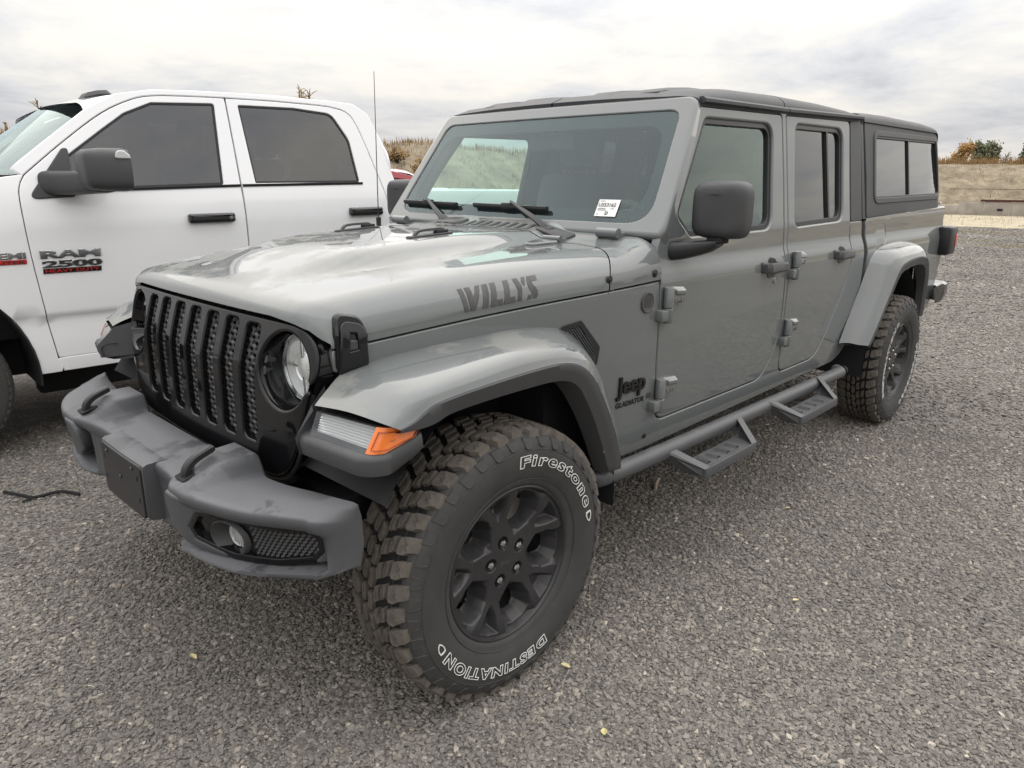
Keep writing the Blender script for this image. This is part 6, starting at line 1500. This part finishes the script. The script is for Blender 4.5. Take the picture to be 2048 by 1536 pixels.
RC = [(1.66,.44),(1.97,.46),(2.0,1.0),(1.985,1.30),(1.925,1.50),(1.865,1.75),(1.80,1.90),(1.70,1.955),(1.5,1.962),(.8,1.955),(.4,1.935),(.2,1.895),(.03,1.80),(-.2,1.62),(-.352,1.498),(-.312,1.463)]
panel('cab_side', RC+[(-.25,1.3),(.2,.9),(1.0,.55)], [offs(RFD,.0095), offs(RRD,.0095), [(-.5,.5),(.8,.5),(.8,1.3),(-.5,1.3)],[(.7,.5),(1.7,.5),(1.7,1.3),(.7,1.3)],[(-.4,1.2),(.1,1.2),(.1,1.46),(-.4,1.46)]], SR, M['white'], RW, roll=.006, depth=.03, grid=.08)
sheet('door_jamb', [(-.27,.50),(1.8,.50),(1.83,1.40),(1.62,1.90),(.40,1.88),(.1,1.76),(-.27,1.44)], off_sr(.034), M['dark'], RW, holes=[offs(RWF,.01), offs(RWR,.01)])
# roof
def rz(x): return itp(x, [.02,.25,.6,1.2,1.6,1.76,1.86,1.93], [1.865,1.935,1.975,1.995,1.985,1.955,1.86,1.72])
G = []
for x in list(np.linspace(.02,1.6,12))+[1.68,1.76,1.82,1.88,1.93]:
    zt = rz(x); ze = min(itp(x, [.02,.2,.4,.8,1.5,1.7,1.8,1.865,1.925,1.985],[1.79,1.892,1.932,1.952,1.958,1.95,1.895,1.745,1.495,1.30]), zt-.03); ye = RY(ze)-.004; s = []
    for k in range(9): y = (ye-.16)*k/8; s.append((y, zt-.012*(y/.6)**2))
    z1 = s[-1][1]
    for k in range(1, 7): a = math.pi/2*k/6; s.append((ye-.16+.16*math.sin(a)**.8, ze+(z1-ze)*math.cos(a)**.9))
    G.append([(x+.02*(1-(y/.8)**2)*(-1 if x < .3 else 1), -y, z) for y, z in s[::-1]]+[(x, y, z) for y, z in s[1:]])
mb = MB(); mb.grid(G); mb.build('roof', M['white'], RW, ang=60)
# clearance lamp on the roof
mb = MB(); pts = rpoly([(.14,-.09,.03),(.30,-.07,.04),(.30,.07,.04),(.14,.09,.03)],4)
mb.add(*prism_geo(dens(pts,.05), lambda x, y, d: (x+.02, y-.33, rz(x+.03)-.012+d), .035, 0, .022)); mb.build('roof_lamp', M['satin'], RW)
# windscreen, hood
def SRW(y, t): k = (y/.8)**2; return (-.52+.55*t+.14*k, y*(1-.13*t), 1.475+.40*t-.02*k)
WR_ = rpoly([(-.88,.02,.06),(.88,.02,.06),(.86,.985,.06),(-.86,.985,.06)],5)
sheet('windscreen', WR_, SRW, M['glass_ws'], RW, flip=True)
panel('windscreen_band', WR_, [rpoly([(-.80,.10,.08),(.80,.10,.08),(.78,.87,.08),(-.78,.87,.08)],6)], lambda y, t: tuple(np.array(SRW(y, t))+np.array([.006,0,-.006])), M['frit'], RW, roll=.0005, depth=.002, grid=.3, flip=True)
G = []
for x in np.linspace(-1.78,-.50,10):
    zs = itp(x, [-1.78,-1.3,-.7,-.5],[1.255,1.325,1.395,1.415]); G.append([(x+.16*(y/.9)**2*(1 if x > -.7 else .2), y, zs+.075*(1-(abs(y)/.97)**3)) for y in np.linspace(-.97,.97,17)])
mb = MB(); mb.grid(G); mb.build('hood', M['white'], RW, ang=60)
mb = MB(); mb.grid([[(-.50+.14*(y/.8)**2, y, 1.47),(-.58+.16*(y/.8)**2, y, 1.462)] for y in np.linspace(-.92,.92,13)]); mb.build('wiper_cowl', M['satin'], RW)
# bed
BEDR = [(2.03,.52),(2.03,1.34),(2.06,1.385),(3.95,1.385),(3.98,1.34),(3.98,.60),(3.6,.55)]
bdp = panel('bed_side', BEDR, [[(2.95+.52*math.cos(a), .42+.52*math.sin(a)) for a in np.linspace(R(-10), R(190), 22)]], SR, M['white'], RW, roll=.012, depth=.05, grid=.12)
mb = MB(); mb.box(2.03,3.98,-.93,-.86,1.30,1.385,.02); mb.box(2.03,3.98,.86,.93,1.30,1.385,.02); mb.box(2.03,2.07,-.93,.93,.7,1.39,.01); mb.box(3.94,3.99,-.9,.9,.6,1.39,.01); mb.build('bed', M['white'], RW)
# handles
def rhandle(x0, x1, z, par, key):
    pts = rpoly([(x0,z-.026,.014),(x1,z-.022,.014),(x1,z+.030,.014),(x0,z+.026,.014)],5)
    v, f = prism_geo(dens(pts,.03), lambda u, v_, d: (u, -RY(v_)-d, v_), .032, -.002, .010); h = mk('door_handle', v, f, M['gloss2'], par, ang=40)
    v, f = prism_geo(offs(pts,-.014), lambda u, v_, d: (u, -RY(v_)-d, v_), .038, .03, .004); mk('handle_grip', v, f, M['satin'], h, ang=40)
    if key: MB().lathe([(.013,0),(.012,.004),(.0005,.005)], 16, Matrix.Translation((x1-.03,-RY(z)-.034,z+.002)) @ Matrix.Rotation(math.pi,4,'Z')).build('key_lock', M['chrome'], h)
rhandle(.462,.735,1.230,rfd,True); rhandle(1.535,1.795,1.250,rrd,False)
# badges
M['badge'] = mat('chromed_badge', (.82,.83,.84), rough=.14, metal=1.0)
def rtext(txt, x, z, w, h, m_, par, name, ext=.006, off=.01, d=.004, slope=.0, **k):
    v, f = text_geo(txt, 1.0, offset=off-(.03 if h > .03 else 0), extrude=.35, bevel=.05 if h > .03 else 0, **k); lo, hi = v.min(0), v.max(0)
    P_ = [(x+(p[0]-lo[0])/(hi[0]-lo[0])*w, z+(p[1]-lo[1])/(hi[1]-lo[1])*h, p[2]) for p in v]
    return mk(name, [(a, -RY(b)-d-ext*(c_ if True else 0), b+slope*(a-x)) for a, b, c_ in P_], f, m_, par, smooth=False)
rtext('RAM', -.305, 1.045, .285, .042, M['badge'], rfd, 'badge_lettering', off=.045); rtext('2500', -.302, .997, .285, .038, M['badge'], rfd, 'badge_lettering', off=.04)
mb = MB(); mb.add(*prism_geo([(-.303,.966),(-.028,.966),(-.025,.992),(-.300,.992)], lambda u, v_, d: (u, -RY(v_)-d, v_), .006, -.001, .002)); pb_ = mb.build('badge_plate', M['gloss2'], rfd)
rtext('HEAVY DUTY', -.292, .970, .255, .018, M['redpaint'], pb_, 'plate_lettering', ext=.001, off=.012, d=.0072)
rtext('HEMI', -.545, 1.050, .178, .034, M['badge'], fen, 'badge_lettering', off=.04)
mb = MB(); mb.add(*prism_geo([(-.585,1.022),(-.367,1.022),(-.365,1.045),(-.583,1.045)], lambda u, v_, d: (u, -RY(v_)-d, v_), .005, -.001, .002)); p2 = mb.build('badge_plate', M['redpaint'], fen)
rtext('6.4 LITER', -.572, 1.025, .20, .016, M['ink'], p2, 'plate_lettering', ext=.001, off=.012, d=.0062)
# towing mirror
def tow_mirror():
    sail = panel('tow_mirror', rpoly([(-.305,1.350,.02),(-.10,1.362,.01),(-.095,1.600,.01),(-.115,1.596,.01)],4), [], off_sr(-.010), M['black'], RW, roll=.006, depth=.02, grid=.1)
    G = []
    for x, y, z, hx, hz in ((-.16,-.985,1.425,.095,.062),(-.12,-1.04,1.425,.085,.060),(-.075,-1.16,1.43,.075,.058),(-.04,-1.24,1.432,.070,.056),(-.02,-1.28,1.433,.062,.050)):
        G.append([(x+math.copysign(abs(math.cos(a))**.5, math.cos(a))*hx, y, z+math.copysign(abs(math.sin(a))**.5, math.sin(a))*hz) for a in np.linspace(0,2*math.pi,24,endpoint=False)])
    mb = MB(); mb.grid(G, False, True, flip=True); mb.f += [tuple(len(mb.v)-24+k for k in range(24))]; mb.build('mirror_arm', M['black'], sail, ang=50)
    G = []
    for u, k in ((-.075,.60),(-.07,.80),(-.055,.93),(-.02,1.0),(.05,1.02),(.068,.97),(.07,.92)):
        ring = []
        for a in np.linspace(0,2*math.pi,40,endpoint=False):
            cy, sz = math.copysign(abs(math.cos(a))**.40, math.cos(a)), math.copysign(abs(math.sin(a))**.45, math.sin(a)); 
            ring.append((-.01+u*1.45, -1.250+cy*.125*k*(1-.10*max(0,sz)), 1.492+sz*.104*k))
        G.append(ring)
    mb = MB(); mb.grid(G, False, True, flip=True); mb.f += [tuple(range(40)), tuple(len(mb.v)-40+k for k in range(40))[::-1]]; mb.build('mirror_head', M['black'], sail, ang=50)
    mb = MB(); mb.add(*prism_geo(rpoly([(.012,1.545,.01),(.090,1.545,.01),(.084,1.565,.02),(.060,1.586,.02),(.026,1.585,.03)],5), lambda x, z, d: (x, -1.352-d+.25*max(0,z-1.56)+.1*max(0,x-.06), z), .026, -.01, .005)); mb.build('turn_lamp', M['lens_white'], sail)
    return sail
tm = tow_mirror()
# wheels
def ram_wheel(x):
    root = empty('wheel', (x, -.88, .405), 0, parent=RW); T_ = Matrix.Translation((0,0,0))
    pr = [(.23,.12),(.26,.135),(.31,.138),(.355,.132),(.385,.118),(.398,.10),(.402,.06),(.404,0)]
    v, f = lathe_geo(([(r_, -w) for r_, w in pr]+[(r_, w) for r_, w in pr[::-1][1:]])[::-1], 80); ty = mk('tyre', v, f, M['rubber'], root, ang=50)
    mb = MB()
    for k in range(60):
        a0 = 2*math.pi*k/60
        for w0, w1, sh in ((-.125,-.075,0),(-.062,-.01,.4),(.01,.062,.1),(.075,.125,.5)):
            q = [(a0+(sh+du)*2*math.pi/60*.9, w) for du, w in ((0,w0),(.62,w0),(.75,w1),(.12,w1))]
            rb = lambda w: itp(abs(w), [0,.07,.10,.125],[.400,.399,.393,.375])
            V = [(rb(w)*math.cos(a), w, rb(w)*math.sin(a)) for a, w in q]+[((rb(w)+.011)*math.cos(a), w, (rb(w)+.011)*math.sin(a)) for a, w in q]; mb.add(V, [(4,5,6,7),(0,4,7,3),(1,2,6,5),(0,1,5,4),(3,7,6,2)])
    tag(mb.build('tread', M['rubber'], ty, smooth=False), kind='stuff')
    rim = MB().lathe([(.0005,-.06),(.07,-.06),(.085,-.04),(.17,-.055),(.20,-.06),(.215,-.09),(.232,-.118),(.236,-.11)], 48).build('rim', M['steel'], root)
    for k in range(8):
        a = 2*math.pi*k/8; mb = MB(); mb.box(-.018,.018,-.075,-.045,.085,.205,.006, Matrix.Rotation(a,4,'Y')); mb.build('spoke', M['steel'], rim)
    return root
rw_ = [ram_wheel(-.915), ram_wheel(2.95)]
for w_ in rw_:
    c2 = copy_tree(w_, RW); c2.location = (w_.location[0], .88, .405); c2.rotation_euler = (0,0,math.pi)
# underside and interior
mb = MB(); mb.box(-.35,3.9,-.66,-.54,.24,.46,.02); mb.box(-.35,3.9,.54,.66,.24,.46,.02); mb.box(-1.7,3.9,-.62,.62,.36,.62,.03); mb.box(-.2,2.0,-.86,.86,.40,.47,.02); mb.build('underbody', M['dark'], RW)
mb = MB(); mb.box(-.34,-.10,-.84,.84,1.0,1.44,.05); mb.build('dashboard', M['interior'], RW)
mb = MB(); mb.box(-1.70,-.40,-.82,.82,.60,1.24,.03); mb.build('engine_bay', M['dark'], RW)
def rseat(x, y):
    mb = MB(); mb.box(-.27,.27,-.27,.27,0,.17,.05, Matrix.Translation((x,y,.88))); s = mb.build('seat', M['seat'], RW)
    mb = MB(); mb.box(-.07,.07,-.27,.27,0,.68,.06, Matrix.Translation((x+.28,y,.95)) @ Matrix.Rotation(R(13),4,'Y')); mb.build('backrest', M['seat'], s)
    mb = MB(); mb.box(-.05,.05,-.14,.14,0,.20,.05, Matrix.Translation((x+.44,y,1.62)) @ Matrix.Rotation(R(8),4,'Y')); mb.build('headrest', M['seat'], s)
for x in (.28,1.2):
    for y in (-.42,.42): rseat(x, y)
mk('cab_back', [(1.93,-.8,.6),(1.93,.8,.6),(1.93,.8,1.42),(1.93,-.8,1.42)], [(0,1,2,3)], M['interior'], RW)
mk('rear_window', [(1.93,-.74,1.42),(1.93,.74,1.42),(1.84,.66,1.84),(1.84,-.66,1.84)], [(0,1,2,3)], M['glass_ram'], RW)
mk('headliner', [(.1,-.78,1.87),(1.8,-.78,1.90),(1.8,.78,1.90),(.1,.78,1.87)], [(0,1,2,3)], M['interior'], RW)
mb = MB(); mb.box(-.3,1.95,-.9,.9,.62,.66); mb.build('cabin_floor', M['interior'], RW)
# antenna base bits and far flank
for o in [q for q in RW.children if q.name.split('.')[0] in ('front_door','rear_door','front_fender','sill','cab_side','door_jamb','bed_side','tow_mirror','wheel_liner')]:
    mirror(o)
mb = MB(); G = []
for y in np.linspace(-.92,.92,15): G.append([(-1.83+.16*(y/.92)**2, y, z) for z in (.62,.8,1.0,1.2,1.30)])
mb.grid(G); mb.build('front_grille', M['chrome'], RW)
mb = MB(); mb.box(-1.98,-1.72,-.98,.98,.46,.74,.06); mb.build('front_bumper', M['chrome'], RW)
# ================================================================ red car glimpsed between the pickups
RC_ = empty('parked_car', (4.97, 6.6, 0.0), R(174), 'dark red car glimpsed behind the white pickup, beside the grey windscreen', 'car')
prof_c = [(-2.25,.35),(-2.3,.62),(-2.2,.80),(-1.3,.95),(-1.05,1.0),(-.35,1.46),(.1,1.545),(.9,1.55),(1.5,1.49),(2.0,1.10),(2.25,1.02),(2.28,.6),(2.2,.35)]
G = []
P_ = crv(prof_c, 3)
for x, z in P_:
    w = .90-.05*max(0,(abs(x)-1.4))-.26*max(0,z-.98)/.57*.75
    G.append([(x, -w*.95, z-.04 if z > .5 else z),(x, -w*.8, z),(x, 0, z+.012),(x, w*.8, z),(x, w*.95, z-.04 if z > .5 else z)])
mb = MB(); mb.grid(G); mb.build('body_top', M['redcar'], RC_, ang=60)
for sg in (-1, 1):
    YC = lambda z: .91-.02*abs(z-.7)-.33*max(0, z-.96)
    out = [(-2.2,.33),(-2.27,.6),(-2.18,.77),(-1.3,.915),(-1.05,.965),(-.33,1.42),(.1,1.505),(.9,1.51),(1.48,1.45),(1.98,1.07),(2.22,.98),(2.25,.6),(2.2,.33)]
    arches = [[(cx+.37*math.cos(a), .33+.37*math.sin(a)) for a in np.linspace(R(-10), R(190), 18)] for cx in (-1.4,1.38)]
    win = [rpoly([(-.88,1.0,.02),(-.25,1.40,.05),(.28,1.455,.03),(.26,1.0,.02)],4), rpoly([(.36,1.0,.02),(.38,1.455,.03),(.95,1.455,.05),(1.55,1.36,.08),(1.72,1.05,.03)],4)]
    sd_ = panel('body_side', out[::-1], arches+win, (lambda x, z: (x, -YC(z), z)) if sg < 0 else (lambda x, z: (x, YC(z), z)), M['redcar'], RC_, roll=.01, depth=.03, grid=.15, flip=sg > 0)
    for w_ in win: sheet('window', offs(w_, .004), (lambda x, z: (x, -YC(z)+.015, z)) if sg < 0 else (lambda x, z: (x, YC(z)-.015, z)), M['glass_dark'], sd_, flip=sg > 0)
    mb = MB(); G = []
    for x in np.linspace(-.5,1.6,9): G.append([(x, sg*(YC(1.5)-.03), itp(x,[-.5,.1,.9,1.6],[1.46,1.575,1.58,1.49])),(x, sg*(YC(1.5)-.06), itp(x,[-.5,.1,.9,1.6],[1.46,1.575,1.58,1.49]))])
    mb.grid(G); mb.build('roof_rail', M['satin'], RC_)
    for cx in (-1.4,1.38):
        root = MB().lathe([(.20,-.10),(.31,-.105),(.335,-.08),(.34,0),(.335,.08),(.31,.105),(.2,.10)][::-1], 40, Matrix.Translation((cx, sg*.80, .34))).build('wheel', M['rubber'], RC_)
        MB().lathe([(.0005,-.08),(.08,-.08),(.19,-.06),(.205,-.10)], 32, Matrix.Translation((cx, sg*.80, .34)) @ Matrix.Rotation(0 if sg < 0 else math.pi,4,'Z')).build('rim', M['steel'], root)
mb = MB(); mb.box(-2.0,2.0,-.8,.8,.25,.9,.05); mb.build('underbody', M['dark'], RC_)
RC_.scale = (1, 1, 1.055)
# ================================================================ small things lying on the gravel
M['wood'] = mat('weathered_wood', (.42,.35,.26), rough=.9, var=.25, vscale=25)
M['leaf'] = mat('pale_leaf', (.62,.55,.28), rough=.8, var=.15, vscale=40)
stk = MB(); stk.tube([(-.05,0,.010),(-.01,.004,.014),(.05,-.002,.012)], [.008,.009,.007], 7); st_o = stk.build('wood_stick', M['wood']); st_o.location = (1.55,-.42,.006); st_o.rotation_euler = (0,R(-12),R(25)); tag(st_o, 'short pale wood stick on the gravel behind the front drop step', 'stick')
tw = MB(); tw.tube(crv([(-.20,.05,.012),(-.09,.0,.014),(-.02,-.02,.012),(.07,.03,.016),(.17,.0,.012)],5), .007, 6); tw.tube([(-.02,-.02,.012),(-.05,-.07,.012)], .005, 6); t_o = tw.build('rubber_strip', M['dark']); t_o.location = (-.606,1.574,0); t_o.rotation_euler = (0,0,R(-42)); tag(t_o, 'black strip lying on gravel between the pickups', 'strip')
for x, y, a, s_, lb in ((.16,-.98,20,1.0,'tiny yellow leaf on the gravel closest to the front tyre'),(1.02,-1.34,75,.9,'tiny yellow leaf on the gravel at the lower right'),(.02,-1.23,130,1.0,'tiny yellow leaf on the gravel below the front tyre'),(-.62,-.12,10,1.0,'tiny yellow leaf on the gravel below the front bumper'),(1.75,-1.0,50,.8,'tiny yellow leaf on the gravel right of the front drop step')):
    pts = [(0,-.016),(.006,-.008),(.010,.002),(.006,.012),(0,.018),(-.006,.012),(-.010,.002),(-.006,-.008)]
    lf = mk('fallen_leaf', [(px_*s_, py_*s_, .004+.25*abs(px_)) for px_, py_ in pts]+[(0,0,.003)], [(i, (i+1) % 8, 8) for i in range(8)], M['leaf'], None, smooth=False); lf.location = (x, y, .010); lf.rotation_euler = (.15,.1,R(a))
    tag(lf, lb, 'leaf', 'fallen leaves on the gravel')
